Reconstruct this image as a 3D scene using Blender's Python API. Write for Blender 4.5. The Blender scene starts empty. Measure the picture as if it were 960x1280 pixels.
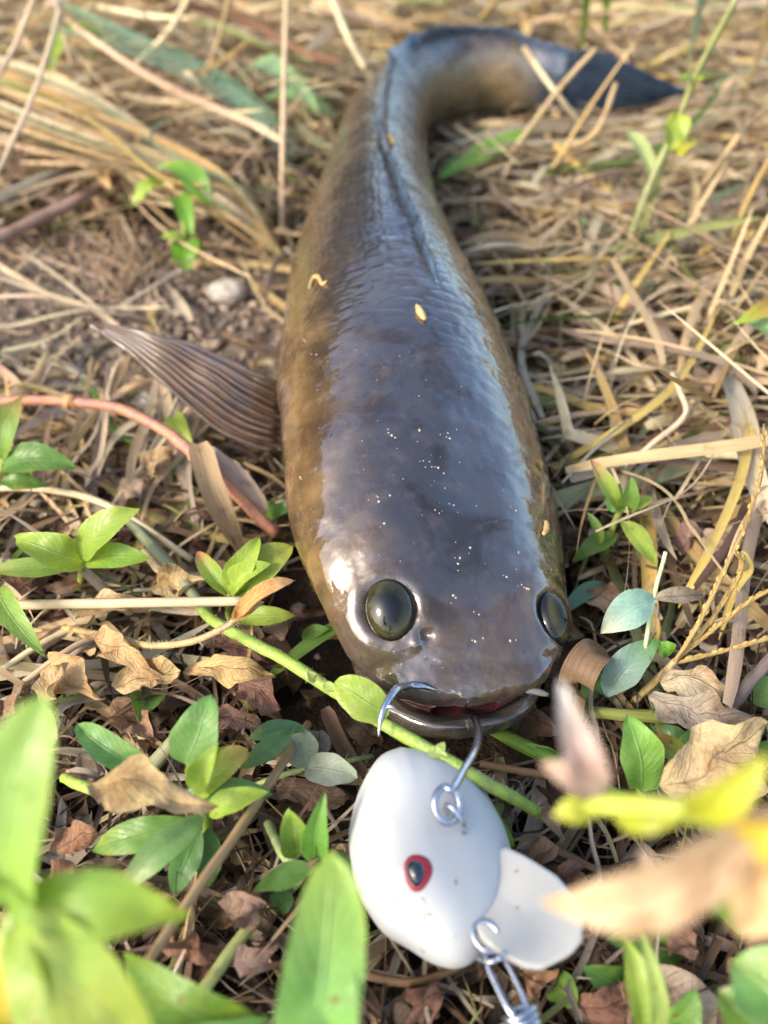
import bpy, math, random
import numpy as np
from mathutils import Vector, noise as mnoise
from mathutils.bvhtree import BVHTree

# ------------------------------------------------------------------ camera, sky, sun, exposure
R_ = math.radians
scene = bpy.context.scene
COL = scene.collection
cam_d = bpy.data.cameras.new('camera'); cam = bpy.data.objects.new('camera', cam_d); COL.objects.link(cam)
cam.location = (0, 0, 0.20); cam.rotation_euler = (R_(45), 0, 0)
cam_d.sensor_fit = 'VERTICAL'; cam_d.sensor_height = 36; cam_d.sensor_width = 27
cam_d.lens = 18 / math.tan(R_(31)); cam_d.clip_start = 0.005; cam_d.clip_end = 200
cam_d.dof.use_dof = True; cam_d.dof.focus_distance = 0.208; cam_d.dof.aperture_fstop = 8.6
cam_d.dof.aperture_blades = 0
scene.camera = cam

SUN_EL, SUN_AZ = 35, 238           # degrees; azimuth from +y towards +x (behind the camera to its left, softened by thin cloud)
w = bpy.data.worlds.new('World'); scene.world = w; w.use_nodes = True
wn = w.node_tree
sky = wn.nodes.new('ShaderNodeTexSky'); sky.sky_type = 'NISHITA'; sky.sun_disc = False
sky.sun_elevation = R_(SUN_EL); sky.sun_rotation = R_(SUN_AZ)
sky.air_density = 1.0; sky.dust_density = 3.0; sky.ozone_density = 1.0
bg = wn.nodes['Background']; bg.inputs['Strength'].default_value = 0.15
wn.links.new(sky.outputs[0], bg.inputs['Color'])
sun_d = bpy.data.lights.new('sun', 'SUN'); sun = bpy.data.objects.new('sun', sun_d); COL.objects.link(sun)
sun_d.energy = 1.5; sun_d.angle = R_(12); sun_d.color = (1.0, 0.91, 0.77)
az, el = R_(SUN_AZ), R_(SUN_EL)
sdir = Vector((math.sin(az) * math.cos(el), math.cos(az) * math.cos(el), math.sin(el)))
sun.rotation_euler = sdir.to_track_quat('Z', 'Y').to_euler()
sun.location = sdir * 3
vs = scene.view_settings
vs.view_transform = 'Standard'; vs.look = 'None'; vs.gamma = 1; vs.use_curve_mapping = False
vs.exposure = 1.5
scene.cycles.max_bounces = 6; scene.cycles.diffuse_bounces = 3; scene.cycles.glossy_bounces = 3; scene.cycles.transmission_bounces = 4; scene.cycles.transparent_max_bounces = 4
scene.cycles.use_denoising = True

# ------------------------------------------------------------------ helpers
rng = np.random.default_rng(11)
random.seed(5)
CM = 0.01
C0 = np.array([0, 0, 0.20]); FW = np.array([0, math.sqrt(.5), -math.sqrt(.5)])
UP = np.array([0, math.sqrt(.5), math.sqrt(.5)]); RT = np.array([1., 0, 0]); FP = 1065.15

def ray(px, py): return FW + RT * ((px - 480) / FP) - UP * ((py - 640) / FP)
def P(px, py, z):                     # where the sight line through a photo pixel meets height z (m); z < 0: at that depth
    d = ray(px, py)
    t = -z if z < 0 else (z - 0.20) / d[2]
    return C0 + d * t
def project(p):
    q = np.asarray(p) - C0
    dz = q @ FW
    dz = np.where(dz < 1e-4, 1e-4, dz)
    return 480 + FP * (q @ RT) / dz, 640 - FP * (q @ UP) / dz, dz

def hashn(i):
    i = (i.astype(np.int64) * np.array([73856093, 19349663, 83492791])).sum(-1) & 0x7fffffff
    i = (i ^ (i >> 13)) * 1274126177 & 0x7fffffff
    i = (i ^ (i >> 16)) * 668265263 & 0x7fffffff
    return (i & 0xffff) / 65535.0
def vnoise(p, seed=0):                # smooth value noise in -1..1
    p = np.asarray(p, float) + seed * 17.31
    i = np.floor(p).astype(np.int64); f = p - i; f = f * f * (3 - 2 * f)
    out = 0
    for a in (0, 1):
        for b in (0, 1):
            for c in (0, 1):
                wgt = (f[..., 0] if a else 1 - f[..., 0]) * (f[..., 1] if b else 1 - f[..., 1]) * (f[..., 2] if c else 1 - f[..., 2])
                out = out + wgt * hashn(i + np.array([a, b, c]))
    return out * 2 - 1
def fbm(p, o=4, seed=0):
    s, a = 0, 1.0
    for k in range(o):
        s = s + a * vnoise(np.asarray(p) * 2 ** k, seed + k); a *= .5
    return s / 1.9

def mesh(name, v, q, uv=None, col=None, m=None, smooth=True, tris=False):
    v = np.asarray(v, np.float32).reshape(-1, 3); q = np.asarray(q, np.int32)
    k = q.shape[1]
    me = bpy.data.meshes.new(name)
    me.vertices.add(len(v)); me.vertices.foreach_set('co', v.ravel())
    me.loops.add(q.size); me.loops.foreach_set('vertex_index', q.ravel())
    me.polygons.add(len(q)); me.polygons.foreach_set('loop_start', np.arange(0, q.size, k, dtype=np.int32))
    me.polygons.foreach_set('use_smooth', np.full(len(q), smooth))
    me.update(calc_edges=True)
    if uv is not None:
        l = me.uv_layers.new(name='UVMap'); l.data.foreach_set('uv', np.asarray(uv, np.float32).reshape(-1, 2)[q.ravel()].ravel())
    if col is not None:
        col = np.asarray(col, np.float32).reshape(-1, 3)
        a = me.color_attributes.new('Col', 'FLOAT_COLOR', 'POINT')
        a.data.foreach_set('color', np.hstack([col, np.ones((len(col), 1), np.float32)]).ravel())
    if m: me.materials.append(m)
    me.validate()
    return me

def obj(name, me, parent=None):
    o = bpy.data.objects.new(name, me); COL.objects.link(o)
    if parent is not None:
        o.parent = parent; o.matrix_parent_inverse.identity(); o.location = -Vector(parent['_o'])
    return o
def tag(o, label, cat, group=None):
    o['label'] = label; o['category'] = cat
    if group: o['group'] = group
    return o
def kind(o, k): o['kind'] = k; return o
def thing(name, label, cat, at, group=None):
    o = bpy.data.objects.new(name, None); COL.objects.link(o)
    o.empty_display_size = 0.01
    o.location = at; o['_o'] = [float(a) for a in at]
    return tag(o, label, cat, group)

def crom(pts, n):
    p = np.asarray(pts, float)
    if len(p) == 2: return p[0] + (p[1] - p[0]) * np.linspace(0, 1, n)[:, None]
    p = np.vstack([2 * p[0] - p[1], p, 2 * p[-1] - p[-2]])
    t = np.linspace(0, len(p) - 3 - 1e-6, n); i = t.astype(int); f = (t - i)[:, None]
    a, b, c, d = p[i], p[i + 1], p[i + 2], p[i + 3]
    return .5 * (2 * b + (c - a) * f + (2 * a - 5 * b + 4 * c - d) * f ** 2 + (3 * b - a - 3 * c + d) * f ** 3)
def norm(a): return a / np.maximum(np.linalg.norm(a, axis=-1, keepdims=True), 1e-9)

def gridq(nu, nv, wrap=False, off=0):
    i, j = np.meshgrid(np.arange(nu - 1), np.arange(nv if wrap else nv - 1), indexing='ij')
    j2 = (j + 1) % nv
    return (np.stack([i * nv + j, (i + 1) * nv + j, (i + 1) * nv + j2, i * nv + j2], -1).reshape(-1, 4) + off)

def tube(path, rad, k=8, wob=0, seed=0):
    p = np.asarray(path, float); n = len(p)
    rad = np.interp(np.linspace(0, 1, n), np.linspace(0, 1, len(np.atleast_1d(rad))), np.atleast_1d(rad)).copy()
    t = norm(np.gradient(p, axis=0))
    ref = np.array([0, 0, 1.]) if abs(t[:, 2]).mean() < .8 else np.array([1., 0, 0])
    s = norm(np.cross(t, ref)); u = np.cross(s, t)
    a = np.linspace(0, 2 * np.pi, k, endpoint=False)
    rr = rad[:, None] * (1 + (wob * vnoise(np.stack(np.broadcast_arrays(np.arange(n)[:, None] * .6, a[None] * 1.0, seed * 1.), -1)) if wob else 0))
    v = p[:, None] + rr[..., None] * (np.cos(a)[None, :, None] * s[:, None] + np.sin(a)[None, :, None] * u[:, None])
    c0 = p[0][None, None].repeat(k, 1); c1 = p[-1][None, None].repeat(k, 1)
    v = np.concatenate([c0, v, c1], 0)
    ln = np.r_[0, 0, np.cumsum(np.linalg.norm(np.diff(p, axis=0), axis=1)), 0]; ln[-1] = ln[-2]
    uv = np.stack(np.broadcast_arrays(np.linspace(0, 1, k)[None], ln[:, None] * 100), -1)
    return v.reshape(-1, 3), gridq(n + 2, k, True), uv.reshape(-1, 2)

def join(parts):                      # [(v, q, uv, col)] -> one
    V, Q, U, K, o = [], [], [], [], 0
    for v, q, uv, col in parts:
        V.append(v); Q.append(q + o); U.append(uv)
        K.append(np.broadcast_to(np.asarray(col, float), v.shape)); o += len(v)
    return np.vstack(V), np.vstack(Q), np.vstack(U), np.vstack(K)

# ------------------------------------------------------------------ materials
class NT:
    def __init__(s, name):
        s.m = bpy.data.materials.new(name); s.m.use_nodes = True; s.t = s.m.node_tree
        s.b = s.t.nodes['Principled BSDF']; s.o = s.t.nodes['Material Output']
    def n(s, typ, ins=None, **pr):
        nd = s.t.nodes.new('ShaderNode' + typ)
        for k, v in pr.items(): setattr(nd, k, v)
        for k, v in (ins or {}).items(): s.set(nd, k, v)
        return nd
    def set(s, nd, k, v):
        if isinstance(v, bpy.types.NodeSocket): s.t.links.new(v, nd.inputs[k])
        else: nd.inputs[k].default_value = v
    def mix(s, f, a, b, blend='MIX'):
        nd = s.n('Mix', data_type='RGBA', blend_type=blend)
        for k, v in ((0, f), (6, a), (7, b)):
            if isinstance(v, tuple) and len(v) == 3: v = v + (1,)
            s.set(nd, k, v)
        return nd.outputs[2]
    def math(s, op, a, b=0.0, c=None):
        nd = s.n('Math', operation=op); s.set(nd, 0, a); s.set(nd, 1, b)
        if c is not None: s.set(nd, 2, c)
        return nd.outputs[0]
    def ramp(s, f, a, b, lo=0.0, hi=1.0):
        nd = s.n('MapRange'); nd.interpolation_type = 'SMOOTHSTEP'
        for k, v in ((0, f), (1, a), (2, b), (3, lo), (4, hi)): s.set(nd, k, v)
        return nd.outputs[0]
    def noise(s, vec, scale, det=3, rough=.55, dist=0):
        nd = s.n('TexNoise', {'Scale': scale, 'Detail': det, 'Roughness': rough, 'Distortion': dist}); s.set(nd, 'Vector', vec)
        return nd.outputs[0]
    def bump(s, h, strength, dist, nrm=None):
        nd = s.n('Bump', {'Height': h, 'Strength': strength, 'Distance': dist})
        if nrm is not None: s.set(nd, 'Normal', nrm)
        return nd.outputs[0]
    def P(s, **k):
        for a, v in k.items():
            a = a.replace('_', ' ')
            if isinstance(v, tuple) and len(v) == 3 and 'Radius' not in a: v = v + (1,)
            s.set(s.b, a, v)
    def obj(s): return s.n('TexCoord').outputs['Object']
    def uv(s): return s.n('TexCoord').outputs['UV']
    def col(s): return s.n('Attribute', attribute_name='Col').outputs['Color']
    def geo(s): return s.n('NewGeometry').outputs['Position']
    def trans(s, color, f):
        tr = s.n('BsdfTranslucent', {'Color': color})
        mx = s.n('MixShader', {0: f, 1: s.b.outputs[0], 2: tr.outputs[0]})
        s.t.links.new(mx.outputs[0], s.o.inputs['Surface'])

def hsv(n, c, h=.5, sat=1., v=1.):
    nd = n.n('HueSaturation', {'Hue': h, 'Saturation': sat, 'Value': v, 'Color': c}); return nd.outputs[0]

def mat_straw():
    n = NT('dry_straw'); c = n.col(); g = n.geo(); uv = n.uv()
    sep = n.n('SeparateXYZ', {0: uv})
    strv = n.n('CombineXYZ', {0: n.math('MULTIPLY', sep.outputs[0], 9.0), 1: n.math('MULTIPLY', sep.outputs[1], .35)}).outputs[0]
    st = n.noise(strv, 2.2, 3, .6)
    blot = n.noise(g, 130, 4, .6)
    c1 = n.mix(1.0, c, n.n('CombineColor', {0: n.ramp(st, .25, .75, .72, 1.2), 1: n.ramp(st, .25, .75, .70, 1.2), 2: n.ramp(st, .25, .75, .66, 1.2)}).outputs[0], 'MULTIPLY')
    c2 = n.mix(n.ramp(blot, .52, .72, 0, .65), c1, n.mix(1.0, c1, (.52, .42, .34), 'MULTIPLY'))
    n.P(Base_Color=c2, Roughness=.52, Specular_IOR_Level=.35, Normal=n.bump(st, .5, .0006))
    n.trans(c2, .25); return n.m
def mat_leaf():
    n = NT('green_leaf'); c = n.col(); g = n.geo(); uv = n.uv()
    sep = n.n('SeparateXYZ', {0: uv}); u = n.math('ABSOLUTE', n.math('SUBTRACT', sep.outputs[0], .5)); v = sep.outputs[1]
    rib = n.ramp(u, .0, .035, 1, 0)
    ph = n.math('SINE', n.math('MULTIPLY', n.math('SUBTRACT', v, n.math('MULTIPLY', u, .55)), 62.0))
    side = n.ramp(ph, .82, 1.0, 0, 1)
    veins = n.math('MAXIMUM', rib, n.math('MULTIPLY', side, .5))
    big = n.noise(g, 90, 3, .55); fine = n.noise(g, 900, 2, .5)
    c1 = n.mix(n.ramp(big, .35, .7, 0, .55), c, hsv(n, c, .478, 1.0, 1.25))
    c1 = n.mix(n.ramp(n.noise(g, 55, 4, .65), .52, .72, 0, .6), c1, (.36, .38, .05))
    c1 = n.mix(n.ramp(fine, .4, .7, 0, .35), c1, hsv(n, c1, .5, .9, .62))
    c1 = n.mix(n.math('MULTIPLY', veins, .5), c1, hsv(n, c, .485, .75, 1.7))
    edge = n.ramp(u, .45, .5, 0, .55)
    c1 = n.mix(edge, c1, hsv(n, c, .46, .95, 1.25))
    spot = n.ramp(n.noise(g, 260, 3, .6), .66, .72, 0, .8)
    c1 = n.mix(spot, c1, (.22, .13, .05))
    h = n.math('ADD', n.math('MULTIPLY', veins, -.8), n.math('MULTIPLY', big, .8))
    n.P(Base_Color=c1, Roughness=n.ramp(fine, .3, .7, .34, .5), Specular_IOR_Level=.45, Normal=n.bump(h, .55, .0009))
    n.trans(hsv(n, c1, .485, 1.1, 1.35), .36); return n.m
def mat_dead():
    n = NT('dead_leaf'); c = n.col(); g = n.geo(); uv = n.uv()
    sep = n.n('SeparateXYZ', {0: uv}); u = n.math('ABSOLUTE', n.math('SUBTRACT', sep.outputs[0], .5)); v = sep.outputs[1]
    rib = n.ramp(u, .0, .03, 1, 0)
    ph = n.math('SINE', n.math('MULTIPLY', n.math('SUBTRACT', v, n.math('MULTIPLY', u, .6)), 58.0))
    veins = n.math('MAXIMUM', rib, n.math('MULTIPLY', n.ramp(ph, .7, 1.0), .25))
    big = n.noise(g, 120, 5, .65); fine = n.noise(g, 700, 3, .6)
    c1 = n.mix(n.ramp(big, .42, .68, 0, .8), c, n.mix(1.0, c, (.5, .38, .30), 'MULTIPLY'))
    c1 = n.mix(n.ramp(fine, .4, .7, 0, .4), c1, hsv(n, c1, .5, .9, .62))
    c1 = n.mix(n.math('MULTIPLY', veins, .25), c1, hsv(n, c1, .5, .9, 1.35))
    h = n.math('ADD', n.math('MULTIPLY', veins, -.7), n.math('ADD', big, n.math('MULTIPLY', fine, .5)))
    n.P(Base_Color=c1, Roughness=.62, Specular_IOR_Level=.25, Normal=n.bump(h, .8, .0011))
    n.trans(c1, .22); return n.m
def mat_stem():
    n = NT('plant_stem'); c = n.col(); g = n.geo(); uv = n.uv()
    a = n.noise(g, 260, 4, .6); f = n.noise(g, 1400, 2, .5)
    c1 = n.mix(n.ramp(a, .4, .68, 0, .75), c, hsv(n, c, .47, .8, .62))
    c1 = n.mix(n.ramp(f, .5, .7, 0, .4), c1, hsv(n, c1, .5, .7, 1.5))
    n.P(Base_Color=c1, Roughness=.48, Specular_IOR_Level=.4, Normal=n.bump(n.math('ADD', a, n.math('MULTIPLY', f, .5)), .5, .0007))
    return n.m
def mat_soil():
    n = NT('soil'); g = n.geo()
    a = n.noise(g, 14, 5, .6); b = n.noise(g, 160, 5, .65); d = n.noise(g, 900, 3, .6)
    dist = n.n('VectorMath', {0: n.n('VectorMath', {0: g, 1: (-.13, .31, 0)}, operation='SUBTRACT').outputs[0], 1: (1, 1.2, 0)}, operation='MULTIPLY').outputs[0]
    dl = n.n('VectorMath', {0: dist}, operation='LENGTH').outputs['Value']
    dry = n.ramp(n.math('ADD', dl, n.math('MULTIPLY', n.math('SUBTRACT', n.noise(g, 30, 4, .6), .5), .12)), .07, .15, 1, 0)  # paler soil around the bare patch, darker elsewhere
    c = n.mix(n.ramp(a, .4, .62), (.038, .025, .017), (.070, .048, .033))
    c = n.mix(dry, c, n.mix(n.ramp(a, .4, .62), (.21, .155, .11), (.35, .28, .22)))
    c = n.mix(n.ramp(b, .4, .65, 0, .8), c, n.mix(1.0, c, (.5, .48, .46), 'MULTIPLY'))
    c = n.mix(n.ramp(d, .6, .72, 0, .6), c, n.mix(1.0, c, (1.7, 1.7, 1.7), 'MULTIPLY'))
    n.P(Base_Color=c, Roughness=.9, Specular_IOR_Level=.15, Normal=n.bump(n.math('ADD', b, n.math('MULTIPLY', d, .5)), 1.0, .004))
    return n.m
def mat_crumb():
    n = NT('soil_crumb'); c = n.col(); g = n.geo()
    b = n.noise(g, 500, 4, .6)
    n.P(Base_Color=n.mix(n.ramp(b, .35, .65, 0, .7), c, n.mix(1.0, c, (.45, .4, .36), 'MULTIPLY')), Roughness=.9, Specular_IOR_Level=.15, Normal=n.bump(b, .8, .001))
    return n.m
def mat_skin(jaw=False):
    n = NT('wet_fish_skin' if not jaw else 'wet_jaw_skin'); o = n.obj(); uv = n.uv()
    sep = n.n('SeparateXYZ', {0: uv}); u, v = sep.outputs[0], sep.outputs[1]      # cm along the body, cm up from mid-flank around the girth
    mott = n.noise(o, 55, 5, .62, .6); mott2 = n.noise(o, 24, 4, .6, .8); fine = n.noise(o, 420, 4, .65); mid = n.noise(o, 150, 4, .6)
    back = n.ramp(v, .3, 3.4)
    side = n.mix(n.ramp(mott, .36, .66), (.190, .118, .048), (.085, .048, .020))
    side = n.mix(n.ramp(mott2, .42, .66, 0, .7), side, (.050, .028, .015))
    side = n.mix(n.ramp(mid, .5, .72, 0, .5), side, (.20, .145, .062))
    top = n.mix(n.ramp(mott2, .35, .65), (.048, .040, .040), (.022, .017, .017))
    top = n.mix(n.ramp(mid, .5, .75, 0, .55), top, (.085, .058, .045))
    back = n.math('MAXIMUM', back, n.ramp(n.math('ADD', u, n.math('MULTIPLY', mott, 2.)), 4.2, 2.2, 0, .8))
    c = n.mix(back, side, top)
    c = n.mix(n.ramp(fine, .52, .74, 0, .45), c, hsv(n, c, .5, .9, .45))
    c = n.mix(n.math('MULTIPLY', n.math('MULTIPLY', n.ramp(u, 26., 38.), n.ramp(v, 2.2, .2)), n.ramp(mott, .3, .7, .85, .4)), c, (.30, .22, .11))  # lower tail flank: paler underside, with sunlit tan painted into the colour
    belly = n.ramp(v, -1.2, -3.6)
    c = n.mix(n.math('MULTIPLY', belly, .6), c, (.22, .20, .15))
    if jaw: c = n.mix(n.ramp(mott, .3, .7, .35, .75), c, (.085, .080, .066))
    c = n.mix(n.ramp(u, 46.5, 50.), c, (.025, .042, .070))
    # overlapping scales: staggered rows, stronger behind the head
    sv = n.n('CombineXYZ', {0: n.math('MULTIPLY', u, 2.1), 1: n.math('MULTIPLY', v, 1.45)}).outputs[0]
    wob = n.n('VectorMath', {0: sv, 1: n.n('VectorMath', {0: n.n('TexNoise', {'Vector': o, 'Scale': 60.0}).outputs[1], 1: (.55, .55, 0)}, operation='MULTIPLY').outputs[0]}, operation='ADD').outputs[0]
    vo = n.n('TexVoronoi', {'Vector': wob, 'Scale': 1.0, 'Randomness': .55}, voronoi_dimensions='2D', feature='DISTANCE_TO_EDGE').outputs['Distance']
    vo = n.ramp(vo, 0.0, .30)
    vs2 = n.n('TexVoronoi', {'Vector': wob, 'Scale': 2.6, 'Randomness': .5}, voronoi_dimensions='2D', feature='DISTANCE_TO_EDGE').outputs['Distance']
    vs2 = n.ramp(vs2, 0.0, .35)
    body = n.ramp(u, 8.0, 13.0, .0, 1.0)
    head = n.ramp(u, 7.0, 12.0, .05, .5)
    far = n.ramp(u, 12.0, 17.0)
    sc = n.math('ADD', n.math('MULTIPLY', vo, n.math('MULTIPLY', head, n.ramp(u, 14., 19., 1, .15))), n.math('MULTIPLY', vs2, n.math('MULTIPLY', far, n.ramp(u, 26., 36., .55, 1.4))))
    c = n.mix(n.math('MULTIPLY', n.math('SUBTRACT', 1.0, vo), n.math('MULTIPLY', body, .34)), c, n.mix(1.0, c, (.45, .42, .4), 'MULTIPLY'))
    pits = n.ramp(n.n('TexVoronoi', {'Vector': o, 'Scale': 210.0, 'Randomness': 1.0}).outputs['Distance'], .05, .32)
    pitmask = n.ramp(n.noise(o, 95, 3, .6), .52, .66)
    film = n.noise(o, 70, 5, .58, 1.2)
    h = n.math('ADD', sc, n.math('ADD', n.math('MULTIPLY', film, .75), n.math('MULTIPLY', n.math('MULTIPLY', pits, pitmask), .3)))
    nb = n.bump(h, .42, .0011)
    nb = n.bump(fine, .22, .00035, nb)
    rough = n.ramp(mid, .3, .75, .16, .42)
    cn = n.bump(n.math('ADD', h, n.math('MULTIPLY', mid, .7)), .17, .0010)
    n.P(Base_Color=c, Roughness=rough, Specular_IOR_Level=.35, Normal=nb, Coat_Weight=n.ramp(n.noise(o, 48, 5, .65, 1.0), .36, .52, .28, 1.0), Coat_IOR=2.0, Coat_Roughness=n.ramp(fine, .3, .75, .03, .10), Coat_Normal=cn)
    return n.m
def mat_simple(name, c, rough=.4, metal=0., spec=.5, coat=0., scale=300, var=.35, bump=.2, bd=.0005, sss=0., c2=None, coatr=.08):
    n = NT(name); o = n.obj()
    a = n.noise(o, scale, 4, .6); b = n.noise(o, scale * .25, 3, .6)
    c2 = c2 or tuple(x * .5 for x in c)
    cc = n.mix(n.ramp(a, .42, .72, 0, var), c, c2); cc = n.mix(n.ramp(b, .45, .7, 0, var), cc, c2)
    n.P(Base_Color=cc, Roughness=n.ramp(a, .3, .7, rough * .8, rough * 1.2), Metallic=metal, Specular_IOR_Level=spec, Coat_Weight=coat, Coat_Roughness=coatr, Normal=n.bump(a, bump, bd))
    if sss: n.P(Subsurface_Weight=sss, Subsurface_Radius=(.9, .95, 1.0), Subsurface_Scale=.006)
    return n.m
def mat_lure(name='white_lure_plastic', tint=(1, 1, 1)):
    n = NT(name); o = n.obj()
    a = n.noise(o, 700, 4, .6); b = n.noise(o, 60, 4, .6); s = n.noise(o, 330, 2, .5)
    c = n.mix(n.ramp(b, .4, .7, 0, .3), (.46, .47, .475), (.42, .43, .415))
    c = n.mix(n.ramp(s, .70, .74, 0, .75), c, (.25, .18, .11))
    c = n.mix(n.ramp(n.noise(o, 150, 5, .7), .64, .72, 0, .35), c, (.52, .45, .33))
    c = n.mix(1.0, c, tint, 'MULTIPLY')
    n.P(Base_Color=c, Roughness=n.ramp(a, .3, .7, .38, .55), Specular_IOR_Level=.45, Subsurface_Weight=.35, Subsurface_Radius=(.8, .95, 1.0), Subsurface_Scale=.005,
        Normal=n.bump(n.math('ADD', n.math('MULTIPLY', a, .25), b), .3, .0009))
    return n.m
def mat_fin(name, ca, cb, coat=1.0):
    n = NT(name); uv = n.uv(); o = n.obj()
    sep = n.n('SeparateXYZ', {0: uv})
    a = n.noise(o, 160, 4, .6); f = n.noise(n.n('CombineXYZ', {0: n.math('MULTIPLY', sep.outputs[0], 1.2), 1: n.math('MULTIPLY', sep.outputs[1], 40.0)}).outputs[0], 3, 3)
    c = n.mix(n.ramp(a, .35, .7), ca, cb); c = n.mix(n.ramp(f, .4, .65, 0, .5), c, n.mix(1.0, c, (.45, .45, .5), 'MULTIPLY'))
    n.P(Base_Color=c, Roughness=.35, Specular_IOR_Level=.55, Coat_Weight=coat, Coat_IOR=1.7, Coat_Roughness=.14, Normal=n.bump(n.math('ADD', f, a), .45, .0009))
    n.trans(c, .18); return n.m
def mat_eye():
    n = NT('fish_eye'); o = n.obj()
    sep = n.n('SeparateXYZ', {0: n.n('TexCoord').outputs['UV']})
    r = sep.outputs[0]                     # 0 at the pole of the eye, 1 at its rim
    a = n.noise(o, 260, 3, .6)
    iris = n.mix(n.ramp(a, .35, .7), (.042, .038, .013), (.020, .017, .007))
    c = n.mix(n.ramp(r, .35, .75), (.004, .005, .006), iris)
    c = n.mix(n.ramp(r, .80, .92), c, (.006, .006, .006))
    n.P(Base_Color=c, Roughness=.05, Specular_IOR_Level=.5)
    return n.m

M = dict(straw=mat_straw(), leaf=mat_leaf(), dead=mat_dead(), stem=mat_stem(), soil=mat_soil(), crumb=mat_crumb(),
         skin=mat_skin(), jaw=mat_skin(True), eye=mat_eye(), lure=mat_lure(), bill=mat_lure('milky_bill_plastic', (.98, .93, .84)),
         fin=mat_fin('dark_fin_membrane', (.130, .068, .036), (.060, .036, .030)), bluefin=mat_fin('slate_blue_fin', (.060, .105, .165), (.022, .040, .072)),
         mouth=mat_simple('mouth_lining', (.13, .032, .030), .25, coat=.8, scale=420, var=.8, bump=.5, bd=.001, c2=(.045, .02, .02)),
         metal=mat_simple('hook_steel', (.58, .60, .66), .24, metal=1., scale=900, var=.45, c2=(.30, .31, .36), bump=.12),
         red=mat_simple('red_eye_paint', (.30, .008, .022), .25, coat=.6, scale=600, c2=(.18, .004, .012)),
         pupil=mat_simple('dark_pupil_paint', (.012, .016, .03), .2, coat=1., scale=600),
         pink=mat_simple('pink_paint_smear', (.72, .42, .48), .45, scale=500, c2=(.8, .72, .74), var=.6),
         husk=mat_simple('straw_chip', (.50, .33, .12), .5, scale=800, c2=(.28, .17, .06)),
         grit=mat_simple('pale_grit', (.42, .36, .27), .8, scale=900),
         tailfin=mat_fin('dark_tail_fin', (.030, .052, .085), (.012, .022, .040), .3), flesh=mat_simple('pale_skin_flap', (.15, .14, .12), .4, coat=.0, scale=400))

# ------------------------------------------------------------------ fish geometry functions (cm)
SP = np.array([(1.98, 10.5), (1.94, 10.95), (1.86, 11.8), (1.70, 12.8), (1.50, 14.2), (1.2, 16.5), (.93, 19.2), (.54, 22.3), (.18, 25.1), (-.27, 28.8), (-.42, 34),
               (-.25, 39.8), (.25, 45.5), (1.5, 50), (3.9, 53.0), (6.9, 53.9), (9.6, 53.3), (11.2, 52.8)])
_sd = crom(SP, 900); _sl = np.r_[0, np.cumsum(np.linalg.norm(np.diff(_sd, axis=0), axis=1))] - .42
S_END = 50.6
def spine(s):
    s = np.asarray(s, float)
    x = np.interp(s, _sl, _sd[:, 0]); y = np.interp(s, _sl, _sd[:, 1])
    tx = np.interp(s + .4, _sl, _sd[:, 0]) - np.interp(s - .4, _sl, _sd[:, 0]); ty = np.interp(s + .4, _sl, _sd[:, 1]) - np.interp(s - .4, _sl, _sd[:, 1])
    L = np.hypot(tx, ty); return x, y, tx / L, ty / L
def tab(pairs):
    a = np.array(pairs, float)
    d = crom(a, 600)
    return lambda s: np.interp(s, d[:, 0], d[:, 1])
A_ = tab([(0, 2.3), (.8, 2.45), (1.6, 2.80), (3.4, 3.55), (5.7, 4.02), (8.4, 4.12), (11.5, 4.0), (14.3, 3.70), (18, 3.25), (23.2, 2.68), (29, 2.32), (35, 1.98), (39.5, 1.6), (43.5, 1.25), (47, 1.1), (51, .8)])
def capf(s, s0, p): 
    x = np.clip(1 - s / s0, 0, 1); return (1 - x ** p) ** (1 / p)
def halfw(s): return A_(s) * capf(s, 1.7, 2.7)
ZT = tab([(0, 2.98), (.25, 3.25), (.7, 3.62), (1.3, 4.05), (2.1, 4.45), (3.4, 5.0), (5.7, 5.75), (8.4, 6.4), (11.4, 6.9), (15, 7.1), (20, 6.95), (29, 6.2), (36, 5.6), (44, 5.1), (48, 4.6), (51, 4.3)])
ZB = tab([(0, 2.62), (1.5, 2.42), (3.0, 2.0), (4.4, .95), (7, .5), (12, .35), (30, .4), (42, .4), (48, .7), (51, 1.0)])
ZM = tab([(0, 2.80), (1, 3.0), (2.2, 3.05), (5.7, 3.05), (15, 3.45), (30, 3.1), (45, 2.7), (51, 2.6)])
ROLL = tab([(0, 7), (2, 16), (6, 23), (10, 22), (15, 15), (30, 5), (42, 0), (51, -2)])
EXP = tab([(0, 2.4), (3, 2.15), (9, 1.85), (16, 1.85), (30, 1.9), (51, 2.0)])

def body_ring(s, th):
    """s: (M,), th: (K,) -> points cm (M,K,3), outward-ish normals"""
    s = s[:, None]; th = th[None]
    x, y, tx, ty = spine(s)
    n = EXP(s); ct, st = np.cos(th), np.sin(th)
    l = halfw(s) * np.sign(ct) * np.abs(ct) ** (2 / n)
    zt, zb, zm = ZT(s), ZB(s), ZM(s)
    v = np.where(st > 0, (zt - zm), (zm - zb)) * np.sign(st) * np.abs(st) ** (2 / n)
    r = np.radians(ROLL(s))
    l2 = l * np.cos(r) + v * np.sin(r); v2 = -l * np.sin(r) * np.clip(s / 3, .25, 1) + v * np.cos(r)
    # local left/right axis: perpendicular to the spine (spine runs from snout to tail, +y)
    px = x + l2 * ty; py = y - l2 * tx
    return np.stack(np.broadcast_arrays(px, py, np.maximum(zm + v2, .12)), -1)

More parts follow.
